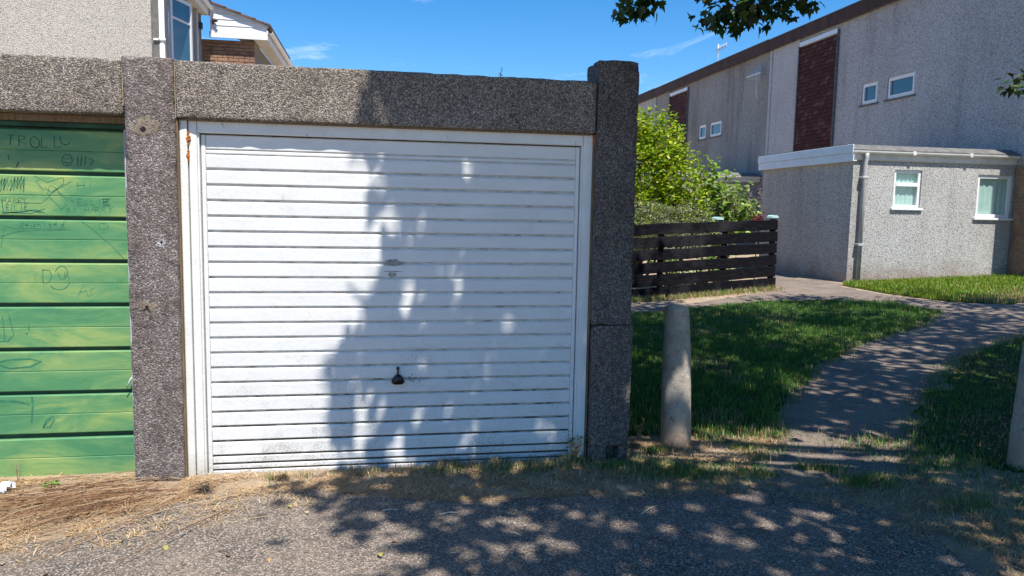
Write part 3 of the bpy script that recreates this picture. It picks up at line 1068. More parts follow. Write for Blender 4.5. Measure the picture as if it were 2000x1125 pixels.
scrawl(word('HARRY', 165, 402, 9, 11, .3), .0018)
scrawl(word('Reunited', 38, 429, 8.5, 10, .32) + [[(127, 427), (128, 443), (30, 440), (8, 436), (2, 476)], [(0, 455), (38, 445), (136, 445)]], .0023)
scrawl([[(160, 430), (178, 442), (203, 464), (222, 480), (246, 506)]], .0022)  # single diagonal line running down to the right across the boards
scrawl([[(195, 434), (208, 434), (214, 441), (206, 447), (195, 443), (195, 434)], [(204, 435), (205, 438)]], .0020)
scrawl(word('D', 83, 519, 19, 29) + [arc(120, 529, 12, 13, 190, 400), [(113, 528), (118, 541), (127, 540), (126, 526), (128, 540)], arc(116, 545, 20, 17, -40, 150)], .0028)
scrawl([[(66 + k * 2.5, 546 if k % 2 else 530) for k in range(8)]], .0025)
scrawl([[(152, 578), (164, 553), (174, 578)], [(156, 568), (170, 567)], [(178, 560), (179, 576)], [(179, 564), (187, 560)]], .0018)
scrawl([[(4, 609), (7, 630), (9, 658)], [(17, 607), (22, 630), (27, 647), (15, 660), (0, 659)], [(56, 627), (56, 641)], [(50, 647), (54, 645)]], .0035)
scrawl([[(0, 778), (30, 780), (58, 788)], [(62, 772), (64, 790), (61, 826)]], .0085)
scrawl([[(84, 836), (90, 822), (104, 814), (106, 822), (98, 836), (84, 838), (92, 826), (100, 820)]], .005)
scrawl([[(0, 700), (20, 696), (60, 697), (80, 703), (60, 712), (20, 714), (0, 706)]], .006)
tube('cut_tie', [(-.412 + .62 * 0, .14, .57), (-.425, .125, .55), (-.445, .13, .50)], .0035, 'upvc_dirty', None, 6)
o = bpy.data.objects['cut_tie']
re(o, fr2, Vector((0, 0, 0)))
for c_ in list(gb.children_recursive) + list(ga.children_recursive):
    pass

# ------------------------------------------------------------------ bollards
def bollard(x, y, r0, r1, h, lean, seed, label):
    bm = bmesh.new()
    rings = []
    prof = [(0, r0), (.25, r0 * .975), (.5, r0 * .92), (.75, r0 * .85), (.90, r0 * .79), (.955, r0 * .75), (.98, r0 * .66), (.995, r0 * .50), (1.0, r0 * .30)]
    fine = []
    for i in range(len(prof) - 1):
        for k in range(4):
            t = k / 4
            fine.append((prof[i][0] * (1 - t) + prof[i + 1][0] * t, prof[i][1] * (1 - t) + prof[i + 1][1] * t))
    fine.append(prof[-1])
    fine = [(-.06, r0)] + fine
    n = 36
    for (t, r) in fine:
        ring = []
        for k in range(n):
            a = 2 * math.pi * k / n
            p = Vector((math.cos(a) * r, math.sin(a) * r, t * h))
            d = 1 + .03 * mnoise.noise(p * 7 + Vector((seed, 0, 0))) + .022 * mnoise.noise(p * 30 + Vector((seed, 0, 0)))
            ring.append(bm.verts.new((p.x * d + lean * t * h, p.y * d, p.z)))
        rings.append(ring)
    for i in range(len(rings) - 1):
        for k in range(n):
            bm.faces.new((rings[i][k], rings[i][(k + 1) % n], rings[i + 1][(k + 1) % n], rings[i + 1][k]))
    bm.faces.new(rings[-1])
    o = from_bm('bollard', bm, 'bollard', None, True)
    o.location = (x, y, float(G(x)))
    return tag(o, label, 'bollard', 'concrete bollards beside the path')


bollard(2.928, 0.29, .102, .080, .955, -.03, 1, 'round grey concrete bollard standing beside the end pillar of the garage')
bollard(4.96, -0.43, .112, .090, .86, .02, 7, 'pale concrete bollard in the dry grass at the right, cut by the picture edge')

# ------------------------------------------------------------------ black fence
fa, fb_ = Vector((4.2, 7.71, 0)), Vector((8.47, 8.95, 0))
fdir = (fb_ - fa).normalized()
fang = math.atan2(fdir.y, fdir.x)
flen = (fb_ - fa).length
fence = empty('fence', (fa.x, fa.y, 0), 'black stained fence of wide horizontal boards in front of the shrubs', 'fence')
fence.rotation_euler = (0, 0, fang)
rise = math.atan2(.17, flen)
base_z, top_z = -0.02, 1.30
nb = 6
ph = 1.345 / nb
for i in range(nb):
    bm = bmesh.new()
    bbox(bm, 0, flen, -.018, .018, 0, ph - (.034 if i > 1 else .022), .004)
    es = [e for e in bm.edges if abs(e.verts[0].co.x - e.verts[1].co.x) > 1]
    bmesh.ops.subdivide_edges(bm, edges=es, cuts=30)
    for v in bm.verts:
        v.co.z += .014 * mnoise.noise(Vector((v.co.x * 1.1, i * 4.7, 0))) + .008 * mnoise.noise(Vector((v.co.x * 5, i * 3.1, 1)))
        v.co.y += .008 * mnoise.noise(Vector((v.co.x * .9, i * 9.1, 2)))
    b = from_bm('board', bm, 'fence', fence)
    b.location = (random.uniform(-.015, .01), random.uniform(-.004, .004), base_z + i * ph)
    b.rotation_euler = (0, -rise + random.uniform(-.002, .002), 0)
for px in (.05, 1.75, 3.2, flen - .06):
    p = box('post', px - .04, px + .04, .024, .11, -.1, 1.30 + .17 * px / flen, 'fence', fence, .006)
for px in (3.02, flen - .075):
    bm = bmesh.new()
    zc = 1.345 + .17 * px / flen
    prism(bm, [(px - .085, zc - .02), (px + .085, zc - .02), (px + .075, zc + .012), (px + .035, zc + .030), (px - .035, zc + .030), (px - .075, zc + .012)], 1, .0, .14)
    from_bm('post_cap', bm, 'pale_cap', fence)

# ------------------------------------------------------------------ right-hand houses
XM = 14.02


def tile_panel(parent, y0, y1, z0, z1, mat='tile'):
    bm = bmesh.new()
    tints = []
    tw, th = .172, .118
    row = 0
    z = z0
    while z < z1:
        y = y0 - (tw / 2 if row % 2 else 0)
        while y < y1 - .01:
            a, b = max(y, y0), min(y + tw - .014, y1)
            if b - a > .03:
                o = random.uniform(-.008, .006)
                vsx = [(XM - .052 + o, a, z), (XM - .052 + o, b, z), (XM - .018, b, min(z + th * 1.12, z1)), (XM - .018, a, min(z + th * 1.12, z1)),
                       (XM - .036 + o, a, z), (XM - .036 + o, b, z)]
                q = [bm.verts.new(p) for p in vsx]
                bm.faces.new((q[0], q[3], q[2], q[1]))
                bm.faces.new((q[0], q[1], q[5], q[4]))
                bm.faces.new((q[0], q[4], q[3]))
                bm.faces.new((q[1], q[2], q[5]))
                c = random.choice([(.085, .018, .015), (.07, .014, .013), (.10, .024, .018), (.065, .014, .013), (.085, .020, .017), (.075, .016, .015), (.14, .06, .05)])
                w = random.uniform(.8, 1.2)
                tints += [c[0] * w, c[1] * w, c[2] * w, 1] * 6
            y += tw
        z += th
        row += 1
    o = from_bm('hung_tiles', bm, mat, parent)
    o.data.color_attributes.new('tint', 'FLOAT_COLOR', 'POINT').data.foreach_set('color', tints)
    o['kind'] = 'stuff'
    return o


def terrace(y0, wallmat, label, zt=7.38, brick=False, win=True, stripmat=None, xs=0.0):
    """house whose flank wall lies in the plane x = XM; y0 is its near end"""
    y1 = y0 + 10.75
    h = empty('terraced_house', (XM + 3, y0 + 5, 0.4), label, 'house', 'terraced houses at the right')
    off = -Vector(h.location)

    def T(o):
        return re(o, h, off)
    wy = [(y0 + 4.05 - .46 * 0, y0 + 0)]
    w1 = (y0 + 5.02, y0 + 5.70, 4.585, 5.15)     # small one, further away
    w2 = (y0 + 3.60, y0 + 4.64, 4.590, 5.15)
    ty0, ty1 = y0 + 6.88, y0 + 8.95
    zb = 2.66 if brick else 0.2
    ops = [w1, w2] if win else []
    # main flank up to the tile panel, and the strip beyond it
    T(wall_open('wall', 0, XM, XM + .3, y0, ty0, zb, 7.05, ops, wallmat))
    T(wall_open('wall', 0, XM + .002, XM + .3, ty0, ty1, .2, 7.05, [], wallmat))
    T(wall_open('wall', 0, XM - .03, XM + .3, ty1, y1 - .004, .2, 7.05, [], stripmat or wallmat))
    if brick:
        T(box('wall_lower', XM + .004, XM + .3, y0 + 1.46, ty0, .2, 2.66, wallmat))
        T(box('mortar_wall', XM + .014, XM + .3, y0, y0 + 1.46, .1, 2.66, 'brick_mortar'))
        bw, bh = .215, .065
        me0 = None
        zz, r_ = .22, 0
        while zz < 2.60:
            y = y0 + 1.455 - (0 if r_ % 2 else .1125)
            first = True
            yy = y0 + 1.455
            lens = ([.1025] if r_ % 2 == 0 else []) + [.215] * 6
            for ln in lens:
                if yy - ln < y0:
                    break
                b = T(box('brick', XM - random.uniform(0, .004), XM + .0135, yy - ln, yy, zz, zz + bh, 'brick', None, .004))
                yy -= ln + .010
            zz += .075
            r_ += 1
    T(wall_open('end_wall', 1, y0, y0 + .3, XM + .301, XM + 7.5, .2, 7.05, [], wallmat))
    T(box('roof', XM - .11, XM + 7.5, y0 - .05, y1 - .012, 7.056, 7.30, 'felt'))
    # roof-edge boards: separate lengths with small gaps
    y = y0 - .06
    while y < y1 - .02:
        e = min(y + 1.83, y1 - .012)
        T(box('fascia_board', XM - .15, XM - .115, y + .006, e - .006, 7.04 + random.uniform(-.008, .008), zt, 'fascia_brown', None, .004))
        y += 1.83
    T(box('fascia_flashing', XM - .165, XM - .02, y0 - .06, y1 - .014, zt + .003, zt + .02, 'felt'))
    hp = tile_panel(None, ty0 + .03, ty1 - .03, 2.95, 6.78)
    T(hp)
    T(box('panel_edge', XM - .075, XM, ty0 + .003, ty0 + .027, 2.95, 6.9, 'felt'))
    T(box('panel_edge', XM - .075, XM - .031, ty1 - .027, ty1 - .003, 2.95, 6.9, 'felt'))
    T(box('panel_head', XM - .07, XM, ty0 + .03, ty1 - .03, 6.80, 6.93, 'fascia_blue', None, .006))
    if win:
        for (a, b, c, d) in (w1, w2):
            w = window(None, 0, XM, -1, a, b, c, d, .07, None, 'upvc', 'glass', .06, True, .03, 'felt', True)
            T(w)
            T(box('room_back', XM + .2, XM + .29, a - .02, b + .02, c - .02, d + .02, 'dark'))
    T(box('divider', XM - .055, XM - .031, y1 - .16, y1 - .02, .3, 7.03, wallmat))
    return h


h1 = terrace(9.06 - 0.0 - 0.0, 'pd_house', 'nearest terraced house, blue grey pebbledash wall with two small windows and tall red tile panel', brick=False)
h2 = terrace(9.06 + 10.75, 'pd_dull', 'middle terraced house with dull brown grey wall and two small windows above the shrubs', 7.40)
h3 = terrace(9.06 + 21.5, 'pd_house', 'farthest terraced house, pale wall mostly hidden behind the tall shrub and garage pillar', 7.42)

# brick-faced ground floor of the nearest house, coming forward past the extension
bp = empty('brick_wall', (14.1, 8.5, .3), 'brown brick wall at the right edge beside the extension', 'wall')
offp = -Vector(bp.location)
re(box('mortar_bed', 14.013, 14.5, 7.9, 9.38, .1, 2.66, 'brick_mortar'), bp, offp)
re(box('lintel_band', 14.004, 14.5, 7.9, 9.385, 2.664, 2.86, 'pd_house', None, .006), bp, offp)
re(box('upper_wall', 14.008, 14.5, 7.9, 9.38, 2.864, 7.05, 'pd_house'), bp, offp)
re(box('roof_edge', 13.9, 14.5, 7.85, 9.0, 7.056, 7.38, 'fascia_brown'), bp, offp)
zz, r_ = .22, 0
bprotos = {}
while zz < 2.60:
    yy = 9.383
    for ln in ([.1025] if r_ % 2 == 0 else []) + [.215] * 7:
        if yy - ln < 7.9:
            break
        if ln not in bprotos:
            b = box('brick', 0, .02, 0, ln, 0, .065, 'brick', None, .004)
            bprotos[ln] = b
        else:
            b = bprotos[ln].copy()
            COL.objects.link(b)
        b.location = (14.0035 + random.uniform(-.002, .003), yy - ln, zz)
        re(b, bp, offp)
        yy -= ln + .010
    zz += .075
    r_ += 1


# ------------------------------------------------------------------ single-storey extensions
def extension(dy, label, wins=True, wallm='pd_grey'):
    x0, x1, y0, y1 = 10.285, 14.00, 9.40 + dy, 13.0 + dy
    zt = 2.66
    h = empty('house_extension', ((x0 + x1) / 2, (y0 + y1) / 2, .3), label, 'building', 'flat roofed extensions')
    off = -Vector(h.location)

    def T(o):
        return re(o, h, off)
    a = (11.215, 11.835, 1.735, 2.50)
    b = (13.14, 13.97, 1.565, 2.45)
    T(wall_open('wall', 1, y0, y0 + .28, x0, x1, 0.0, zt, [a, b] if wins else [], wallm))
    T(wall_open('wall', 0, x0, x0 + .28, y0 + .281, y1, 0.0, zt, [], wallm))
    T(wall_open('wall', 1, y1 - .2, y1, x0 + .281, x1, 0.0, zt, [], wallm))
    # fascias: side (two boards) and front
    T(box('fascia_board', x0 - .115, x0 - .09, y0 - .12, y1 + .08, 2.80, 2.965, 'fascia_blue', None, .004))
    T(box('fascia_board', x0 - .095, x0 - .070, y0 - .11, y1 + .08, 2.635, 2.797, 'fascia_blue', None, .004))
    T(box('soffit', x0 - .068, x0 - .001, y0 - .10, y1 + .05, 2.64, 2.66, 'upvc_dirty'))
    T(box('fascia_board', x0 - .068, x1 - .005, y0 - .045, y0 - .02, 2.675, 2.83, 'upvc_dirty', None, .004))
    T(box('soffit', x0 - .06, x1, y0 - .0185, y0 - .001, 2.662, 2.680, 'upvc_dirty'))
    bm = bmesh.new()
    prism(bm, [(y0 - .115, 2.872), (y0 - .05, 2.90), (y0 + .15, 2.985), (y1 + .1, 2.985), (y1 + .1, 2.685), (y0 - .012, 2.685), (y0 - .012, 2.835), (y0 - .115, 2.855)], 0, x0 - .07, x1 - .004)
    T(from_bm('roof', bm, 'felt'))
    # gutter: half-round, three lengths with joints
    seg_x = [x0 - .10, x0 + 1.25, x0 + 2.55, x1 - .01]
    for i in range(3):
        bm = bmesh.new()
        pr = [(y0 - .092 + .046 * math.cos(t), 2.845 + .062 * math.sin(t)) for t in np.linspace(math.pi, 2 * math.pi, 9)]
        pr += [(y0 - .092 + .041 * math.cos(t), 2.845 + .056 * math.sin(t)) for t in np.linspace(2 * math.pi, math.pi, 9)]
        prism(bm, pr, 0, seg_x[i] + .004, seg_x[i + 1] - .004)
        T(from_bm('gutter', bm, 'upvc_dirty', None, False))
        if i:
            T(box('gutter_joint', seg_x[i] - .035, seg_x[i] + .035, y0 - .142, y0 - .047, 2.778, 2.86, 'upvc_dirty', None, .01))
    # downpipe at the corner
    xp = x0 + .20
    dp = T(tube('downpipe', [(xp + .012, y0 - .10, 2.80), (xp + .012, y0 - .10, 2.72), (xp, y0 - .088, 2.60), (xp, y0 - .085, 2.5), (xp, y0 - .085, .16)], .042, 'pipe_grey', None, 12))
    for zc in (2.32, .98):
        c_ = box('bracket', xp - .07, xp + .07, y0 - .135, y0 - .002, zc - .025, zc + .025, 'pipe_grey', None, .008)
        re(c_, dp, Vector((0, 0, 0)))
    if wins:
        w = window(None, 1, y0, -1, a[0], a[1], a[2], a[3], .062, a[2] + .47, 'upvc', 'clear', .05, True, .03, None, False)
        T(w)
        w2 = window(None, 1, y0, -1, b[0], b[1], b[2], b[3], .075, None, 'upvc', 'clear', .05, True, .03, None, False)
        T(w2)
        for (a_, par, ww) in ((a, w, (a[0] + .02, a[1] - .02)), (b, w2, (b[0] + .02, b[1] - .02))):
            bm = bmesh.new()
            n = 60
            prev = None
            for k in range(n + 1):
                u = ww[0] + (ww[1] - ww[0]) * k / n
                yv = y0 + .112 + .008 * math.sin(k * .62) + .004 * math.sin(k * .27 + 1)
                cur = (bm.verts.new((u, yv, a_[2] + .01)), bm.verts.new((u, yv, a_[3] - .01)))
                if prev:
                    bm.faces.new((prev[0], cur[0], cur[1], prev[1]))
                prev = cur
            re(from_bm('curtain', bm, 'curtain', None, True), par, Vector((0, 0, 0)))
            re(box('room_back', a_[0] - .06, a_[1] + .02, y0 + .70, y0 + .74, a_[2] - .1, a_[3] + .06, 'interior'), par, Vector((0, 0, 0)))
    return h


extension(0, 'pale pebbledash flat roofed extension with white gutter, downpipe and two windows')
extension(10.75, 'farther flat roofed extension with pale roof edge, glimpsed behind the flowering shrub', False, 'pd_dull')

# ------------------------------------------------------------------ aerials
def aerial_log(x, y, z, label):
    h = empty('tv_aerial', (x, y, z), label, 'aerial')
    tube('mast', [(.12, 0, -.55), (-.10, 0, -.47), (-.13, 0, -.38), (-.13, 0, .42)], .022, 'alu', h, 8)
    bm = bmesh.new()
    bbox(bm, -.15, -.11, -.25, .75, .30, .345)
    b = from_bm('boom', bm, 'alu', h)
    for k in range(13):
        yy = -.2 + k * .07
        ln = .22 - .011 * k
        tube('element', [(-.13, yy, .322 - ln * 1.25), (-.13, yy, .322 + ln * 1.25)], .011, 'alu', b, 5)
    return h


aerial_log(XM - .10, 20.3, 6.05, 'pale finned tv aerial bracketed to the middle house wall')
h = empty('tv_aerial', (XM + .6, 25.3, 7.3), 'thin grey tv aerial standing on the far roofline', 'aerial')
tube('mast', [(0, 0, 0), (0, 0, 1.15)], .02, 'alu', h, 6)
bm = bmesh.new()
bbox(bm, -.02, .02, -.75, .2, .93, .96)
b = from_bm('boom', bm, 'alu', h)
for k in range(7):
    tube('element', [(-.02, -.7 + k * .13, .82 if k < 6 else .75), (.02, -.7 + k * .13, 1.07 if k < 6 else 1.15)], .007, 'alu', b, 5)

# ------------------------------------------------------------------ left house behind the garages
XH, YH = -2.84, 10.0
lh = empty('house', (-5, 12, 0), 'cream pebbledash house rising behind the green garage door', 'house')
ol = -Vector(lh.location)


def H_(o):
    return re(o, lh, ol)


H_(wall_open('wall', 1, YH, YH + .28, -9.0, XH, 0, 5.95, [], 'pd_cream'))
wl_ = (10.72, 12.45, 4.10, 5.42)
H_(wall_open('wall', 0, XH, XH - .28, YH + .281, 13.36, 0, 5.95, [wl_], 'pd_cream'))
H_(box('corner_bead', XH - .10, XH + .012, YH - .012, YH - .001, 0, 5.9, 'felt'))
w = window(None, 0, XH, 1, wl_[0], wl_[1], wl_[2], wl_[3], .065, None, 'upvc', 'clear', .05, True, .04, None, False)
H_(w)
re(box('mullion', XH - .10, XH - .036, 11.47, 11.55, wl_[2] + .07, wl_[3] - .07, 'upvc', None, .005), w, Vector((0, 0, 0)))
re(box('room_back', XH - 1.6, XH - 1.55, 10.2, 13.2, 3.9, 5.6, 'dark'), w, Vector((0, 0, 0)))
re(box('window_blind', XH - .45, XH - .43, 11.6, 12.3, 4.7, 5.4, 'curtain'), w, Vector((0, 0, 0)))
# opened casement, hinged on its near side
cs = empty('casement_pivot')
bpy.data.objects.remove(cs)
bm = bmesh.new()
cw, ch0, ch1 = .74, 4.16, 5.37
for (a_, b_, c_, d_) in ((0, .06, ch0, ch1), (cw - .06, cw, ch0, ch1), (.06, cw - .06, ch0, ch0 + .06), (.06, cw - .06, ch1 - .06, ch1), (.06, cw - .06, 4.95, 4.99)):
    bbox(bm, -.025, .025, a_, b_, c_, d_, .005)
pl = bmesh.new()
bbox(pl, -.004, .004, .055, cw - .055, ch0 + .055, ch1 - .055)
rotm = Matrix.Translation((XH + .02, 10.74, 0)) @ Matrix.Rotation(R(-16), 4, 'Z')
bmesh.ops.transform(bm, matrix=rotm, verts=bm.verts)
bmesh.ops.transform(pl, matrix=rotm, verts=pl.verts)
csm = from_bm('casement', bm, 'upvc')
re(csm, w, Vector((0, 0, 0)))
re(from_bm('pane', pl, 'glass'), w, Vector((0, 0, 0)))
dp = H_(tube('downpipe', [(XH + .055, YH + .06, 5.8), (XH + .055, YH + .06, 0)], .045, 'upvc', None, 12))
re(tube('collar', [(XH + .055, YH + .06, 4.36), (XH + .055, YH + .06, 4.43)], .058, 'upvc', None, 12), dp, Vector((0, 0, 0)))
H_(box('pipe_bracket', XH - .06, XH + .02, YH - .05, YH - .013, 4.37, 4.40, 'upvc'))
# eaves along the side
H_(box('soffit', XH, XH + .17, YH - .2, 13.28, 5.60, 5.625, 'upvc_dirty'))
H_(box('fascia_board', XH + .171, XH + .195, YH - .2, 13.28, 5.585, 5.78, 'upvc', None, .004))
bm = bmesh.new()
pr = [(XH + .26 + .055 * math.cos(t), 5.74 + .06 * math.sin(t)) for t in np.linspace(math.pi, 2 * math.pi, 9)]
pr += [(XH + .26 + .05 * math.cos(t), 5.74 + .055 * math.sin(t)) for t in np.linspace(2 * math.pi, math.pi, 9)]
prism(bm, pr, 1, YH - .2, 13.40)
H_(from_bm('gutter', bm, 'upvc'))
bm = bmesh.new()
prism(bm, [(XH + .28, 5.80), (XH - 3.1, 7.2), (-9.0, 5.0), (-9.0, 5.9), (XH - 3.1, 7.3), (XH + .28, 5.86)], 1, YH - .25, 13.6)
H_(from_bm('roof', bm, 'roof_tile'))
H_(tube('side_pipe', [(XH + .05, 12.72, 3.5), (XH + .05, 12.72, 5.6)], .03, 'upvc_dirty', None, 8))
H_(box('alarm_box', XH + .002, XH + .07, 13.08, 13.2, 5.28, 5.42, 'lamp', None, .01))
# gabled wing
YG = 13.36
XR = -1.735
H_(box('wing_mortar', XH + .001, XR, YG + .016, 17.5, 0, 5.12, 'brick_mortar'))
bpro = {}
zz, r_ = 4.37, 0
while zz < 5.06:
    xx = XR
    for ln in ([.1025] if r_ % 2 == 0 else []) + [.215] * 6:
        l2 = min(ln, xx - XH - .002)
        if l2 < .04:
            break
        if l2 == ln:
            if ln not in bpro:
                b = box('brick', 0, ln, 0, .03, 0, .065, 'brick', None, .004)
                bpro[ln] = b
            else:
                b = bpro[ln].copy()
                COL.objects.link(b)
            b.location = (xx - ln, YG - .012 + random.uniform(-.003, .003), zz)
        else:
            b = box('brick', xx - l2, xx, YG - .012, YG + .0155, zz, zz + .065, 'brick', None, .004)
        H_(b)
        xx -= ln + .010
    zz += .075
    r_ += 1
# boards of the gable: barge strip and three clapboards
xe = -1.45
H_(box('gable_board', XH + .20, xe, YG - .20, YG - .17, 5.125, 5.255, 'upvc', None, .004))
zr = lambda x: 5.80 - (x + 2.66) * .345


def clap(z0, z1):
    x_hi0 = min(xe + .02, -2.66 + (5.80 - z0) / .345)
    x_hi1 = min(xe + .02, -2.66 + (5.80 - z1) / .345)
    bm = bmesh.new()
    prism(bm, [(XH + .22, z0), (x_hi0, z0), (x_hi1, z1), (XH + .22, z1)], 1, YG - .165, YG - .145)
    o = from_bm('gable_board', bm, 'upvc')
    for v in o.data.vertices:
        if v.co.z < (z0 + z1) / 2:
            v.co.y -= .015
    return H_(o)


for a_, b_ in ((5.258, 5.385), (5.388, 5.515), (5.518, 5.645), (5.648, 5.78)):
    clap(a_, b_)
bm = bmesh.new()
prism(bm, [(XH + .1, zr(XH + .1) + .0), (xe + .03, zr(xe + .03)), (xe + .03, zr(xe + .03) + .055), (XH + .1, zr(XH + .1) + .055)], 1, YG - .22, YG - .168)
H_(from_bm('verge_board', bm, 'upvc_dirty'))
# wing roof: courses of tiles
rb_ = bmesh.new()
for k in range(5):
    xa = xe + .08 - k * .30
    for j in range(12):
        ya = YG - .26 + j * .32
        zt_ = zr(xa) + .07
        q = [rb_.verts.new(p) for p in ((xa, ya, zt_ + .035), (xa, ya + .31, zt_ + .035), (xa - .36, ya + .31, zt_ + .135), (xa - .36, ya, zt_ + .135))]
        p2 = [rb_.verts.new(p) for p in ((xa, ya, zt_ - .0), (xa, ya + .31, zt_ - .0), (xa - .36, ya + .31, zt_ + .10), (xa - .36, ya, zt_ + .10))]
        rb_.faces.new(q)
        rb_.faces.new(p2[::-1])
        for i in range(4):
            rb_.faces.new((q[i], p2[i], p2[(i + 1) % 4], q[(i + 1) % 4]))
bmesh.ops.recalc_face_normals(rb_, faces=rb_.faces)
H_(from_bm('roof_tiles', rb_, 'roof_tile'))
H_(box('soffit', XR, xe - .005, YG - .16, 17.3, 5.135, 5.15, 'upvc_dirty'))
H_(box('fascia_board', xe - .004, xe + .02, YG - .20, 17.3, 5.13, 5.33, 'upvc', None, .004))
bm = bmesh.new()
pr = [(xe + .08 + .055 * math.cos(t), 5.31 + .06 * math.sin(t)) for t in np.linspace(math.pi, 2 * math.pi, 9)]
pr += [(xe + .08 + .05 * math.cos(t), 5.31 + .055 * math.sin(t)) for t in np.linspace(2 * math.pi, math.pi, 9)]
prism(bm, pr, 1, YG - .24, 17.3)
H_(from_bm('gutter', bm, 'upvc'))
wl2 = H_(blob('wall_lamp', [(-2.52, YG - .24, 5.47, .045), (-2.47, YG - .29, 5.46, .035), (-2.55, YG - .2, 5.43, .03)], 'lamp', 3))


# ------------------------------------------------------------------ foliage helpers
def rot_batch(n, droop=None):
    """random rotation matrices (n,3,3): columns = leaf width, leaf length, leaf normal"""
    az = rng.uniform(0, 2 * math.pi, n)
    el = rng.normal(-0.35 if droop is None else droop, 0.45, n)
    L = np.c_[np.cos(az) * np.cos(el), np.sin(az) * np.cos(el), np.sin(el)]
    ref = np.tile([0, 0, 1.0], (n, 1))
    W = np.cross(L, ref)
    W /= np.linalg.norm(W, axis=1, keepdims=True) + 1e-9
    N = np.cross(W, L)
    t = rng.normal(0, 0.55, n)[:, None]
    W2 = W * np.cos(t) + N * np.sin(t)
    N2 = np.cross(W2, L)
    return np.stack([W2, L, N2], -1)


def leaves(name, centers, size, tv, tf, mat, parent, tint, droop=None, rots=None):
    """one mesh of many leaves from template verts tv (k,3) and tris tf"""
    n = len(centers)
    Rm = rot_batch(n, droop) if rots is None else rots
    k = len(tv)
    sc = size if np.ndim(size) else np.full(n, size)
    v = np.einsum('nij,kj->nki', Rm, tv) * sc[:, None, None] + centers[:, None, :]
    f = (tf[None] + (np.arange(n) * k)[:, None, None]).reshape(-1, tf.shape[1])
    tn = np.repeat(tint, k, axis=0)
    return np_mesh(name, v.reshape(-1, 3), f, mat, parent, tn)


# maple leaf: five lobes, folded a little along the midrib
mp_out = [(0, 0), (.16, .06), (.34, -.04), (.30, .16), (.54, .34), (.40, .38), (.42, .56), (.20, .48), (.12, .72), (0, 1.0),
          (-.12, .72), (-.20, .48), (-.42, .56), (-.40, .38), (-.54, .34), (-.30, .16), (-.34, -.04), (-.16, .06)]
tv_m = np.array([(x, y, .16 * abs(x) - .12 * y * y) for x, y in mp_out] + [(0, .36, -.02)])
tf_m = np.array([(i, (i + 1) % 18, 18) for i in range(18)])
# simple far leaf: same outline, fewer points
mp_lo = [(0, 0), (.36, .0), (.50, .36), (.30, .50), (0, 1.0), (-.30, .50), (-.50, .36), (-.36, .0)]
tv_l = np.array([(x, y, .16 * abs(x) - .12 * y * y) for x, y in mp_lo])
tf_l = np.array([(0, 1, 2), (0, 2, 3), (0, 3, 4), (0, 4, 5), (0, 5, 6), (0, 6, 7)])
# lance leaf
tv_p = np.array([(0, 0, 0), (.22, .30, .07), (.20, .62, .06), (0, 1, -.10), (-.20, .62, .06), (-.22, .30, .07), (0, .45, -.01)])
tf_p = np.array([(0, 1, 6), (1, 2, 6), (2, 3, 6), (3, 4, 6), (4, 5, 6), (5, 0, 6)])

# ------------------------------------------------------------------ the maple whose shade covers the scene
tree = empty('maple_tree', (8.0, -4.0, float(G(8.0))), 'maple tree whose dark leafy branch ends hang into the top of the view', 'tree')
ot = -Vector(tree.location)
TC = np.array([7.7, -2.8, 6.3])  # unseen part of the crown enlarged right and back to block skylight
TR = np.array([6.0, 7.5, 3.1])
cl_c = []
while len(cl_c) < 1000:
    p = rng.uniform(-1, 1, 3)
    d = (np.abs(p) ** 2.8).sum() ** (1 / 2.8)
    if d > 1:
        continue
    q = TC + p * TR
    nz = mnoise.noise(Vector(q * .8))
    if d > .93 + .2 * nz:
        continue
    # the crown's underside rises away from the garages
    if q[2] < 1.547 + .065 * (q[0] - .964) + .2616 * (q[1] + 4.358) + .72 or q[2] < 3.4:
        continue
    # thinned towards the north and in pockets to let sun dapples through
    loose = (.60 if q[1] > .2 else .85 if q[1] > -1.6 else 1.0) * (.7 if 7.2 < q[0] < 10 and q[1] > -3 else 1.0)
    if mnoise.noise(Vector(q * .62 + np.array([9, 2, 4]))) < -.22:
        loose *= .35
    fx0, fy0 = q[0] - .134 * q[2], q[1] + .538 * q[2]
    if ((fx0 - 3.55) / 1.15) ** 2 + ((fy0 - .10) / .62) ** 2 < 1:
        loose *= .10                      # gap shaped to let sun reach the path and bollard
    if 4.4 < fx0 < 9 and 0 < fy0 < 4.5:
        loose *= .68
    if fy0 < -.5:
        loose *= .62
    if rng.uniform() > loose:
        continue
    cl_c.append(q)
# dense clumps added on the garage side to shade the door and lintel
for k in range(112):
    d_ = rng.uniform(1.5, 3.3)
    cl_c.append(np.array([.249 * d_ + rng.uniform(.72, 2.6), -d_, max(3.5, 1.862 * d_ + rng.uniform(-.2, 2.6))]))
cl_c = np.array(cl_c)
per = rng.integers(34, 84, len(cl_c))
cid = np.repeat(np.arange(len(cl_c)), per)
sp_ = rng.normal(0, 1, (len(cid), 3)) * np.array([.27, .27, .15])
lc = cl_c[cid] + sp_
keep = lc[:, 2] > 1.547 + .065 * (lc[:, 0] - .964) + .2616 * (lc[:, 1] + 4.358) + .16
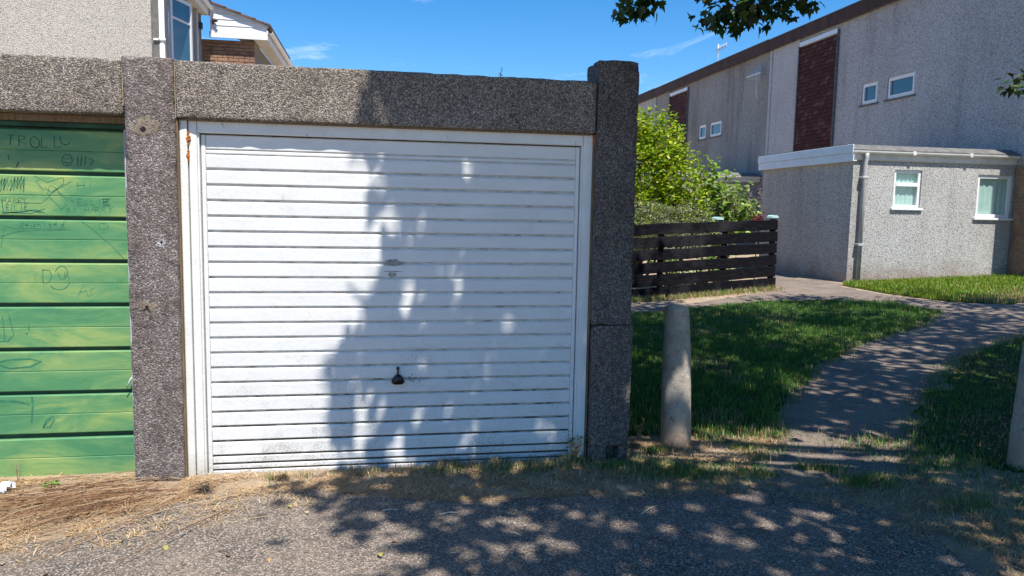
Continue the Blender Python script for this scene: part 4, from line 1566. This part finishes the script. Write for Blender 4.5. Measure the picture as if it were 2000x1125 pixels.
# ragged western outline and sun gaps of the crown, given by where their light falls on the garage front
dz_ = np.maximum(-lc[:, 1], 0)
hx, hz = lc[:, 0] - .249 * dz_, lc[:, 2] - 1.862 * dz_
wob_ = .05 * np.sin(hz * 9) + .04 * np.sin(hz * 23 + 1)
lim = np.where(hz > 1.95, .90, np.where(hz > 1.2, 1.02, np.where(hz > .95, .86, .74))) + wob_
keep &= ~((hx < lim) & (hz > -.1) & (hz < 2.9) & (lc[:, 1] < 0))
on_front = (lc[:, 1] < 0) & (hz > -.3) & (hz < 2.2) & (hx < 2.3)
gapn = np.array([mnoise.noise(Vector((a_ * 9.5, b_ * 4.0, 4.2))) + .35 * mnoise.noise(Vector((a_ * 19, b_ * 8, 1.2))) if c_ else -9 for a_, b_, c_ in zip(hx, hz, on_front)])
keep &= ~(gapn > np.where(hx > 1.55, .13, .08) + .10 * np.clip(hz - .8, 0, 2))
keep &= ~(on_front & (rng.uniform(0, 1, len(lc)) < .50))
gx0, gy0 = lc[:, 0] - .134 * lc[:, 2], lc[:, 1] + .538 * lc[:, 2]
keep &= ~((((gx0 - 3.35) / 1.05) ** 2 + ((gy0 - .12) / .42) ** 2 < 1) & (rng.uniform(0, 1, len(lc)) < .8) & ~((hx < 2.35) & (hz > .1) & (hz < 2.5)))
lc = lc[keep]
nl = len(lc)
tn = np.c_[rng.uniform(.028, .060, nl), rng.uniform(.075, .125, nl), rng.uniform(.012, .028, nl)]
crown = leaves('crown', lc, rng.uniform(.09, .16, nl), tv_l, tf_l, 'maple_leaf', None, tn)
re(crown, tree, ot)
# branch ends that hang low
spr = []
def spray(a, b, n, rad, hang):
    a, b = np.array(a), np.array(b)
    t = rng.uniform(0, 1, n)
    p = a + (b - a) * t[:, None] + rng.normal(0, 1, (n, 3)) * np.array([rad, rad, rad * .55])
    p[:, 2] -= hang * rng.uniform(0, 1, n) ** 1.4
    spr.append(p)


spray((3.36, 2.30, 3.56), (3.16, 2.44, 3.36), 85, .085, .06)
spray((3.52, 2.30, 3.62), (3.30, 2.40, 3.50), 22, .06, .0)
spray((4.75, 2.30, 3.62), (4.00, 2.46, 3.40), 210, .13, .10)
spray((4.55, 2.30, 3.58), (4.25, 2.5, 3.36), 70, .10, .10)
spray((4.98, 2.35, 3.58), (4.72, 2.45, 3.50), 26, .06, .04)
spray((7.25, 2.05, 2.98), (6.92, 2.05, 2.86), 34, .08, .08)
spray((7.25, 1.95, 2.80), (7.05, 2.0, 2.70), 8, .03, .02)
sp_pts = np.concatenate(spr)
ns_ = len(sp_pts)
tn = np.c_[rng.uniform(.020, .055, ns_), rng.uniform(.055, .10, ns_), rng.uniform(.010, .022, ns_)]
lowl = leaves('low_branch_leaves', sp_pts, rng.uniform(.075, .125, ns_), tv_m, tf_m, 'maple_leaf', None, tn, -.75)
re(lowl, tree, ot)
# trunk, limbs and twigs
tb = Vector((8.0, -4.0, 0))
trunk = tube('trunk', [tb + Vector((0, 0, -.1)), tb + Vector((.02, .02, .3)), tb + Vector((-.02, .05, 1.4)), tb + Vector((-.05, .15, 2.6)), tb + Vector((0, .3, 4.0)), tb + Vector((.05, .5, 6.2)), tb + Vector((.1, .6, 8.0))],
             [.34, .24, .20, .18, .14, .09, .03], 'bark', None, 14)
re(trunk, tree, ot)
lb = bmesh.new()
order = np.argsort(cl_c[:, 0])
ends = [cl_c[i] for i in rng.choice(len(cl_c), 64, replace=False)]
for e_ in ends:
    e_ = Vector(e_)
    s_ = tb + Vector((0, .3, min(6.5, max(2.6, e_.z - 1.5 - random.random()))))
    mid = s_.lerp(e_, .5) + Vector((random.uniform(-.3, .3), random.uniform(-.3, .3), .35))
    tube_bm(lb, [s_, s_.lerp(mid, .5) + Vector((0, 0, .12)), mid, mid.lerp(e_, .6), e_], [.075, .06, .045, .026, .008], 6)
for (e0, e1) in (((4.6, 1.2, 4.6), (3.25, 2.38, 3.50)), ((5.4, 1.2, 4.6), (4.2, 2.42, 3.52)), ((5.6, 1.3, 4.5), (4.85, 2.38, 3.60)), ((7.8, 1.0, 4.2), (7.02, 2.03, 2.95))):
    e0, e1 = Vector(e0), Vector(e1)
    s_ = tb + Vector((0, .3, 3.4))
    tube_bm(lb, [s_, s_.lerp(e0, .5) + Vector((0, 0, .4)), e0, e0.lerp(e1, .5) + Vector((0, 0, .12)), e1], [.09, .06, .035, .014, .005], 6)
limbs = from_bm('limbs', lb, 'bark', None, True)
re(limbs, tree, ot)

# ------------------------------------------------------------------ shrubs behind the fence
def shrub(name, label, base, blobs, nleaf, size, colors, droop, stems=7, group=None, shell=.55):
    t = empty(name, base, label, 'shrub', group)
    off = -Vector(base)
    pts, tints = [], []
    tot = sum(b[3] * b[4] * b[5] for b in blobs)
    for (cx, cy, cz, rx, ry, rz) in blobs:
        n = int(nleaf * rx * ry * rz / tot)
        k = 0
        p = rng.normal(0, 1, (n * 2, 3))
        p /= np.linalg.norm(p, axis=1, keepdims=True)
        r = rng.uniform(shell ** 3, 1.0, n * 2) ** (1 / 3)
        q = p * r[:, None]
        wob = np.array([mnoise.noise(Vector(a * 2.6 + np.array([cx, cy, cz]))) for a in p])
        q *= (1 + .32 * wob)[:, None]
        w = q * np.array([rx, ry, rz]) + np.array([cx, cy, cz])
        gap = np.array([mnoise.noise(Vector(a * 3.4)) for a in w])
        w = w[gap > -.28][:n]
        pts.append(w)
    pts = np.concatenate(pts)
    ci = rng.integers(0, len(colors), len(pts))
    tint = np.array(colors)[ci] * rng.uniform(.75, 1.2, (len(pts), 1))
    c = leaves('foliage', pts, rng.uniform(size * .7, size * 1.25, len(pts)), tv_p, tf_p, 'shrub_leaf', None, tint, droop)
    re(c, t, off)
    bm = bmesh.new()
    for k in range(stems):
        b = blobs[k % len(blobs)]
        e = Vector((b[0] + random.uniform(-.6, .6) * b[3], b[1] + random.uniform(-.6, .6) * b[4], b[2] + .5 * b[5]))
        s = Vector(base) + Vector((random.uniform(-.12, .12), random.uniform(-.12, .12), -.05))
        mid = s.lerp(e, .5) + Vector((random.uniform(-.15, .15), random.uniform(-.15, .15), .1))
        tube_bm(bm, [s, mid, e], [.035, .022, .008], 5)
    re(from_bm('stems', bm, 'bark', None, True), t, off)
    return t


yg_ = [(.29, .41, .014), (.38, .47, .016), (.20, .34, .012), (.48, .52, .03), (.12, .22, .010)]
shrub('tall_shrub', 'tall yellow green leafy shrub directly right of the end garage pillar', (6.4, 10.9, .05),
      [(6.35, 10.9, 2.35, .95, .85, 1.10), (6.75, 10.9, 3.0, .55, .6, .75), (6.0, 10.9, 2.9, .75, .7, .95), (7.15, 10.75, 2.1, .62, .6, .85), (6.5, 10.6, 1.5, 1.0, .6, .8), (7.35, 10.55, 1.6, .5, .5, .6)],
      14500, .100, yg_, .1, 9)
# upright shoots that break the outline
bl = [(.26, .40, .05), (.18, .33, .04), (.32, .44, .09), (.22, .34, .06)]
fs = shrub('flowering_shrub', 'loose lime green shrub with pale flower spikes, right of the tall shrub', (8.0, 10.6, .08),
           [(7.95, 10.6, 1.65, .50, .45, .62), (8.35, 10.55, 1.45, .42, .4, .50), (7.85, 10.6, 2.25, .22, .2, .50), (8.25, 10.6, 2.15, .16, .15, .42), (8.55, 10.55, 1.95, .14, .14, .36), (8.72, 10.5, 1.55, .14, .14, .40)],
           1500, .155, bl, -.15, 12, None, .15)
fl = []
for k in range(34):
    a, h_ = rng.uniform(7.8, 8.75), rng.uniform(1.35, 2.0)
    for j in range(14):
        fl.append((a + rng.normal(0, .022), 10.2 + rng.normal(0, .03), h_ + j * .014 + rng.normal(0, .01)))
fl = np.array(fl)
tn = np.tile([[.52, .40, .34]], (len(fl), 1)) * rng.uniform(.7, 1.15, (len(fl), 1))
tag(re(leaves('flowers', fl, .035, tv_p, tf_p, 'shrub_leaf', None, tn), fs, -Vector(fs.location)), None, None, None, 'stuff')
shrub('clipped_bush', 'low grey green clipped bush behind the left end of the fence', (6.6, 9.6, .05),
      [(6.0, 9.5, 1.30, .66, .42, .50), (6.75, 9.5, 1.28, .60, .42, .48), (7.2, 9.55, 1.12, .30, .35, .40)], 6500, .055, [(.20, .24, .10), (.27, .29, .14), (.13, .18, .07), (.34, .34, .18)], .3, 6)
shrub('low_plant', 'low leafy garden plants glimpsed between the fence boards', (7.1, 9.5, .05), [(6.9, 9.45, .55, .8, .3, .4), (7.7, 9.6, .55, .4, .25, .4)], 900, .09, [(.17, .33, .05), (.25, .38, .08)], .1, 5)
rf = empty('red_plant', (8.30, 9.45, 0), 'small dark red leaved plant behind the right end of the fence', 'plant')
n = 90
pp = np.c_[rng.normal(0, .075, n), rng.normal(0, .06, n), 1.42 + rng.normal(.05, .07, n)]
leaves('foliage', pp, rng.uniform(.05, .08, n), tv_p, tf_p, 'shrub_leaf', rf, np.tile([[.17, .012, .018]], (n, 1)) * rng.uniform(.6, 1.4, (n, 1)))
tube('stem', [(0, 0, .1), (.01, 0, .8), (0, 0, 1.42)], [.012, .01, .006], 'twig', rf, 6)

# ------------------------------------------------------------------ grass
def blades(name, px, py, length, width, lean, tint, mat, lift=0.0, label=None, cat=None, kind='stuff', flat=False):
    n = len(px)
    az = rng.uniform(0, 2 * math.pi, n)
    ln = rng.uniform(.55, 1.25, n) * length
    le = np.abs(rng.normal(lean, .28, n)) if not flat else np.clip(rng.normal(lean, .16, n), .6, 1.52)
    d = np.c_[np.cos(az), np.sin(az)]
    w = np.c_[-np.sin(az), np.cos(az)] * (width * rng.uniform(.6, 1.3, n))[:, None]
    z0 = G(px) + lift
    b = np.c_[px, py]
    h1_, o1 = ln * .55 * np.cos(le * .6), ln * .55 * np.sin(le * .6)
    h2_, o2 = h1_ + ln * .45 * np.cos(np.minimum(le * 1.5, 1.75)), o1 + ln * .45 * np.sin(np.minimum(le * 1.5, 1.75))
    if flat:
        h1_, o1 = ln * .5 * np.cos(le), ln * .5 * np.sin(le)
        h2_, o2 = h1_ * rng.uniform(.6, 1.6, n), o1 * 2
    v = np.zeros((n, 5, 3))
    v[:, 0, :2] = b - w / 2
    v[:, 1, :2] = b + w / 2
    v[:, 0, 2] = v[:, 1, 2] = z0 - .004
    v[:, 2, :2] = b + d * o1[:, None] - w * .4
    v[:, 3, :2] = b + d * o1[:, None] + w * .4
    v[:, 2, 2] = v[:, 3, 2] = z0 + h1_
    v[:, 4, :2] = b + d * o2[:, None]
    v[:, 4, 2] = z0 + np.maximum(h2_, .003)
    f = np.array([(0, 1, 3), (0, 3, 2), (2, 3, 4)])
    F = (f[None] + (np.arange(n) * 5)[:, None, None]).reshape(-1, 3)
    o = np_mesh(name, v.reshape(-1, 3), F, mat, None, np.repeat(tint, 5, axis=0))
    return tag(o, label, cat, None, kind)


def scatter(poly, n, dens=None):
    xs = [p[0] for p in poly]
    ys = [p[1] for p in poly]
    px = rng.uniform(min(xs), max(xs), n)
    py = rng.uniform(min(ys), max(ys), n)
    k = inside(px, py, poly)
    px, py = px[k], py[k]
    if dens is not None:
        k = rng.uniform(0, 1, len(px)) < dens(px, py)
        px, py = px[k], py[k]
    return px, py


def nz2(px, py, s, seed=0):
    return np.array([mnoise.noise(Vector((a * s, b * s, seed))) for a, b in zip(px, py)])


def green_tint(n, dry, px=None, py=None, seed=0):
    g = np.c_[rng.uniform(.055, .13, n), rng.uniform(.15, .28, n), rng.uniform(.016, .036, n)]
    s = np.c_[rng.uniform(.33, .50, n), rng.uniform(.25, .36, n), rng.uniform(.12, .19, n)]
    pk = rng.uniform(0, 1, n) < dry
    return np.where(pk[:, None], s, g)


lx, ly = scatter(wobble(lawn_poly, .06, .12, 2.2, 13), 175000, lambda x, y: np.clip(1.25 - .10 * y, .35, 1) * np.where(nz2(x, y, 1.9, 21) > .34, .35, 1))
dn = nz2(lx, ly, 1.3, 3)
edge = np.clip((.75 - ly) * 1.0, 0, .8)
blades('lawn_grass', lx, ly, .054 + .045 * nz2(lx, ly, 3.2, 8), .0052, .45, green_tint(len(lx), np.clip(.05 + .35 * (dn > .30) + edge, 0, 1)), 'blade', .008,
       'short green lawn in tree shade beside the garage', 'grass')
# verge at the right: green by the path, straw further in
vx, vy = scatter([p for p in verge_poly if p[0] < 13] + [], 130000, lambda x, y: np.clip(.95 - .06 * np.abs(x - 4.5), .15, 1))
k = (vx < 11) & (vy > -2.6)
vx, vy = vx[k], vy[k]
dn = nz2(vx, vy, 1.2, 6)
dist_front = np.clip((0.9 - vy) * .75, 0, 1)
blades('verge_grass', vx, vy, .046 + .015 * nz2(vx, vy, 2, 1), .005, .85, green_tint(len(vx), np.clip(.05 + .50 * dist_front + .6 * dn, 0, .96)), 'blade', .002,
       'patchy green and dry grass on the verge right of the path', 'grass')
ex, ey = scatter(ext_poly, 60000, lambda x, y: np.clip(1 - (x - 11) * .12, .2, 1))
edge = np.clip(1.0 - (ey - (5.7 + (ex - 10.6) * .38)) * .9, 0, .8)
bt = green_tint(len(ex), .02 + edge * .8)
bt = np.where(bt[:, :1] < .2, bt * np.array([[1.9, 1.25, .55]]), bt)
blades('bank_grass', ex, ey, .085, .011, .4, bt, 'blade', .008, 'sunlit grass bank in front of the extension', 'grass')
# straw and thatch in front of the garages and round the bollard
strips = [([(.35, -.03), (2.2, .06), (2.2, -.50), (1.5, -.55), (.95, -.42), (.5, -.20)], 15000), ([(-.1, 0), (.5, 0), (.6, -.25), (-.1, -.35)], 3500),
          ([(2.2, -.02), (2.5, .05), (2.52, .48), (3.2, .35), (3.75, .35), (3.45, .05), (3.0, -.40), (3.15, -.60), (2.2, -.62)], 19000),
          ([(3.0, -.45), (4.1, -.5), (4.3, -1.2), (3.75, -1.8), (3.4, -1.0)], 13000), ([(-1.6, .1), (-.4, .1), (-.2, -.5), (-.7, -.9), (-1.6, -1.1)], 9000),
          ([(4.0, -.6), (5.5, -.6), (5.5, -2.4), (3.6, -2.4), (3.7, -1.3)], 12000)]
strips.append(([(-1.3, -.2), (.75, -.12), (.9, -.45), (.4, -.55), (-.1, -.85), (-1.3, -1.25)], 5200))
sx, sy = [], []
for pol, n in strips:
    a, b = scatter(pol, int(n * 1.6), lambda x, y: np.clip(.5 + 1.5 * nz2(x, y, 4.5, 2), .04, 1))
    sx.append(a)
    sy.append(b)
sx, sy = np.concatenate(sx), np.concatenate(sy)
n = len(sx)
bs_ = rng.uniform(.45, 1.15, n)[:, None]
st = np.where(rng.uniform(0, 1, n)[:, None] < .65, np.array([[.68, .50, .31]]), np.array([[.58, .38, .20]])) * bs_
blades('straw', sx, sy, .070, .0040, 1.40, st, 'straw', .006, 'dry straw and thatch lying along the foot of the garage', 'straw', flat=True)
# green tufts among the straw
tx, ty = [], []
for (cx, cy, s, n) in ((2.62, -.20, .14, 900), (2.85, -.32, .12, 600), (2.40, -.12, .08, 300), (3.78, -.55, .11, 650), (3.55, -.28, .05, 160), (3.68, -.33, .05, 160), (3.2, -.35, .07, 240), (4.1, -.95, .09, 260),
                       (2.15, -.02, .06, 200), (1.75, -.10, .18, 240), (1.35, -.08, .12, 120), (3.35, .12, .06, 200), (2.72, .12, .05, 150), (4.5, -.3, .2, 500), (4.3, .1, .2, 600)):
    tx.append(rng.normal(cx, s, n))
    ty.append(np.minimum(rng.normal(cy, s * .6, n), .06 if cx < 2.25 else 9))
tx, ty = np.concatenate(tx), np.concatenate(ty)
blades('grass_tufts', tx, ty, .055, .0045, .75, green_tint(len(tx), .3), 'blade', .006, 'green grass tufts growing through the straw', 'grass')
dxs, dys = [], []
for k in range(46):
    cx = rng.uniform(.35, 2.25) if k < 30 else rng.uniform(2.4, 3.5)
    cy = rng.uniform(-.10, .03) if k < 30 else rng.uniform(-.5, .25)
    n = int(rng.integers(20, 90))
    dxs.append(rng.normal(cx, .035, n))
    dys.append(np.minimum(rng.normal(cy, .022, n), .055 if k < 30 else 9))
dxs, dys = np.concatenate(dxs), np.concatenate(dys)
n = len(dxs)
dt_ = np.where(rng.uniform(0, 1, n)[:, None] < .75, np.array([[.56, .42, .24]]), np.array([[.16, .24, .06]])) * rng.uniform(.5, 1.1, n)[:, None]
blades('dry_tufts', dxs, dys, .060, .0036, .55, dt_, 'straw', .004, 'dry upright grass tufts against the foot of the white door', 'grass')
# rough grass at the foot of the fence
fx = rng.uniform(0, flen - .1, 3600)
fyv = rng.normal(-.12, .10, 3600)
gxw, gyw = fa.x + fdir.x * fx - fdir.y * fyv, fa.y + fdir.y * fx + fdir.x * fyv
blades('fence_grass', gxw, gyw, .11, .008, .7, green_tint(len(gxw), .6), 'blade', .004, 'rough dry grass at the foot of the black fence', 'grass')
# edge weeds along the path margins
ed = wobble(path_left[:9], .03, .05, 4, 2, False) + wobble(path_right[:6], .03, .05, 4, 4, False)
ed = np.array(ed)
ei = rng.integers(0, len(ed), 5200)
blades('path_edge_grass', ed[ei, 0] + rng.normal(0, .06, len(ei)), ed[ei, 1] + rng.normal(0, .06, len(ei)), .05, .0048, .8, green_tint(len(ei), .4), 'blade', .006, 'grass creeping over the edges of the path', 'grass')

# ------------------------------------------------------------------ loose chippings, fallen leaves, dry stalks
octv = np.array([(1, 0, 0), (0, 1, 0), (-1, 0, 0), (0, -1, 0), (0, 0, 1), (0, 0, -1)], float)
octf = np.array([(0, 1, 4), (1, 2, 4), (2, 3, 4), (3, 0, 4), (1, 0, 5), (2, 1, 5), (3, 2, 5), (0, 3, 5)])
cx_, cy_ = scatter([p for p in fore_edge if p[1] > -3.2][1:] + [(3.6, -2.6), (-1.4, -2.6)], 30000)
n = len(cx_)
s_ = rng.uniform(.0025, .0065, n) * rng.choice([1, 1, 1, 1.6], n)
rots = rot_batch(n, 0)
jit = 1 + rng.uniform(-.35, .35, (n, 6, 1))
v = np.einsum('nij,nkj->nki', rots, octv[None] * jit * np.array([1, .8, .6])) * s_[:, None, None]
v += np.c_[cx_, cy_, G(cx_) + .007][:, None, :]
f = (octf[None] + (np.arange(n) * 6)[:, None, None]).reshape(-1, 3)
g_ = rng.uniform(.10, .42, n)[:, None]
tn = g_ * np.array([[1.0, .87, .77]])
chip = np_mesh('loose_chippings', v.reshape(-1, 3), f, 'litter_leaf', None, np.repeat(tn, 6, axis=0))
tag(chip, 'loose stone chippings scattered over the tarmac forecourt', 'gravel', None, 'stuff')
fx_, fy_ = scatter([(-1.0, -.05), (2.4, -.05), (3.0, .3), (5.5, 1.5), (8, 4), (9, 3.5), (5.2, -.3), (4.5, -2.2), (-1, -2.2)], 900)
n = len(fx_)
ct = np.array([(.42, .27, .12), (.30, .17, .08), (.50, .40, .24), (.34, .30, .10), (.20, .12, .07)])[rng.integers(0, 5, n)]
az = rng.uniform(0, 6.28, n)
L_ = np.c_[np.cos(az), np.sin(az), rng.normal(0, .2, n)]
L_ /= np.linalg.norm(L_, axis=1, keepdims=True)
W_ = np.cross(L_, np.tile([0, 0, 1.], (n, 1)))
W_ /= np.linalg.norm(W_, axis=1, keepdims=True)
N_ = np.cross(W_, L_)
fl_ = leaves('fallen_leaves', np.c_[fx_, fy_, G(fx_) + .016], rng.uniform(.015, .045, n), tv_p * np.array([1.2, 1, 1.5]), tf_p, 'litter_leaf', None, ct, None, np.stack([W_, L_, N_], -1))
tag(fl_, 'small dry leaves fallen on the ground', 'leaves', None, 'stuff')
# fan of dry brown stalks in front of the green door
bm = bmesh.new()
tt = []
for k in range(250):
    thick = k < 70
    s = Vector((random.gauss(-.40, .26), random.gauss(-.22, .13), .012 + random.random() * .035))
    ang = random.gauss(R(209), R(20 if thick else 30))
    ln = random.uniform(.30, .95) if thick else random.uniform(.08, .6)
    e = s + Vector((math.cos(ang) * ln, math.sin(ang) * ln * .95, 0))
    e.z = random.uniform(.008, .03)
    mid = s.lerp(e, .5) + Vector((random.uniform(-.05, .05), random.uniform(-.05, .05), random.uniform(0, .035)))
    w_ = random.uniform(.0020, .0034) if thick else random.uniform(.0009, .0018)
    tube_bm(bm, [s, mid, e], [w_, w_ * .8, w_ * .4], 4, False)
    c_ = random.choice([(.30, .17, .095), (.22, .12, .07), (.42, .27, .16), (.55, .40, .26), (.36, .20, .10), (.16, .09, .06)])
    tt += [c_[0], c_[1], c_[2], 1] * 12
o = from_bm('dry_stalks', bm, 'straw')
o.data.color_attributes.new('tint', 'FLOAT_COLOR', 'POINT').data.foreach_set('color', tt)
tag(o, 'fan of dry brown stalks spread on the ground before the green door', 'stalks', None, 'stuff')
bm = bmesh.new()
for k in range(190):
    s = Vector((random.uniform(-1.3, .45), random.uniform(-.75, -.02), .010 + random.random() * .015))
    ang = random.gauss(R(195), R(50))
    ln = random.uniform(.06, .28)
    e = s + Vector((math.cos(ang) * ln, math.sin(ang) * ln, random.uniform(-.004, .01)))
    tube_bm(bm, [s, s.lerp(e, .5) + Vector((0, random.uniform(-.02, .02), .008)), e], [.0013, .0012, .0007], 4, False)
o = from_bm('straw_litter', bm, 'straw_twig')
tag(o, 'pale broken straw lying among the brown stalks', 'straw', None, 'stuff')
# single pale twigs on the tarmac
TW = [((1.31, -.70), 8, .10, 'short bleached twig on the tarmac nearest the straw, below the door handle'), ((1.02, -.62), 2, .08, 'thin pale straw lying level left of the short bleached twig'),
      ((1.60, -.98), -38, .07, 'small pale twig lying askew in the tree shade on the tarmac'), ((2.35, -.78), 38, .16, 'long tan twig slanting in the shade below the end pillar')]
for (x, y), a, ln, lab in TW:
    d = Vector((math.cos(R(a)), math.sin(R(a)), 0)) * ln / 2
    o = tube('twig', [-d, Vector((0, .004, .006)), d], [.0028, .0036, .0020], 'pale_twig', None, 6)
    o.location = (x, y, .013)
    tag(o, lab, 'twig', 'pale twigs on the forecourt')
# crumpled plastic at the far left
bm = bmesh.new()
gr_ = bmesh.ops.create_grid(bm, x_segments=14, y_segments=10, size=.5)
for v_ in bm.verts:
    p = v_.co.copy()
    v_.co = Vector((p.x * .20 + .02 * mnoise.noise(p * 7), p.y * .12 + .02 * mnoise.noise(p * 9 + Vector((3, 0, 0))), .028 + .055 * mnoise.noise(p * 5) + .02 * mnoise.noise(p * 13)))
    v_.co.z = max(v_.co.z, .004)
o = from_bm('plastic_scrap', bm, 'plastic')
o.location = (-1.06, -.12, .008)
tag(o, 'crumpled white plastic scrap on the ground at the far left', 'litter')
# small stone by the bollard
bm = bmesh.new()
bmesh.ops.create_icosphere(bm, subdivisions=2, radius=.028)
for v_ in bm.verts:
    v_.co *= 1 + .25 * mnoise.noise(v_.co * 40)
    v_.co.z *= .7
o = from_bm('stone', bm, 'bollard', None, True)
o.location = (3.03, .155, .016)
tag(o, 'small pale stone at the foot of the round bollard by the garage', 'stone')


def weed(x, y, z, h, n, label, lean=.2, leaf=.028, col=(.10, .17, .05)):
    t = empty('weed', (x, y, z), label, 'weed')
    bm = bmesh.new()
    pts = []
    for k in range(n):
        a = random.uniform(0, 6.28)
        l_ = h * random.uniform(.5, 1)
        e = Vector((math.cos(a) * l_ * lean, math.sin(a) * l_ * lean * .5, l_))
        tube_bm(bm, [Vector((0, 0, 0)), e * .5 + Vector((0, 0, .01)), e], [.0022, .0018, .0010], 4, False)
        for j in range(7):
            u = random.uniform(.25, 1)
            pts.append((e.x * u + random.gauss(0, .006), e.y * u, e.z * u))
    from_bm('stems', bm, 'twig', t)
    pts = np.array(pts)
    leaves('leaves', pts, rng.uniform(leaf * .6, leaf * 1.2, len(pts)), tv_p, tf_p, 'shrub_leaf', t, np.tile([col], (len(pts), 1)) * rng.uniform(.7, 1.3, (len(pts), 1)), .3)
    return t


weed(2.155, .015, .0, .22, 9, 'dark green weed growing at the right foot of the white door', .35)
weed(1.66, .10, 2.30, .085, 3, 'dry wisp of weed growing on top of the lintel', .2, .010, (.30, .25, .18))
weed(2.70, .38, .0, .16, 3, 'pale dry weed between the end pillar and the round bollard', .25, .018, (.35, .30, .14))
weed(-.98, .02, .0, .16, 3, 'thin dry weed in front of the green door at the far left', .2, .012, (.28, .22, .12))
weed(-.78, -.08, .0, .06, 4, 'little green seedlings near the plastic scrap', .8, .03, (.18, .32, .05))
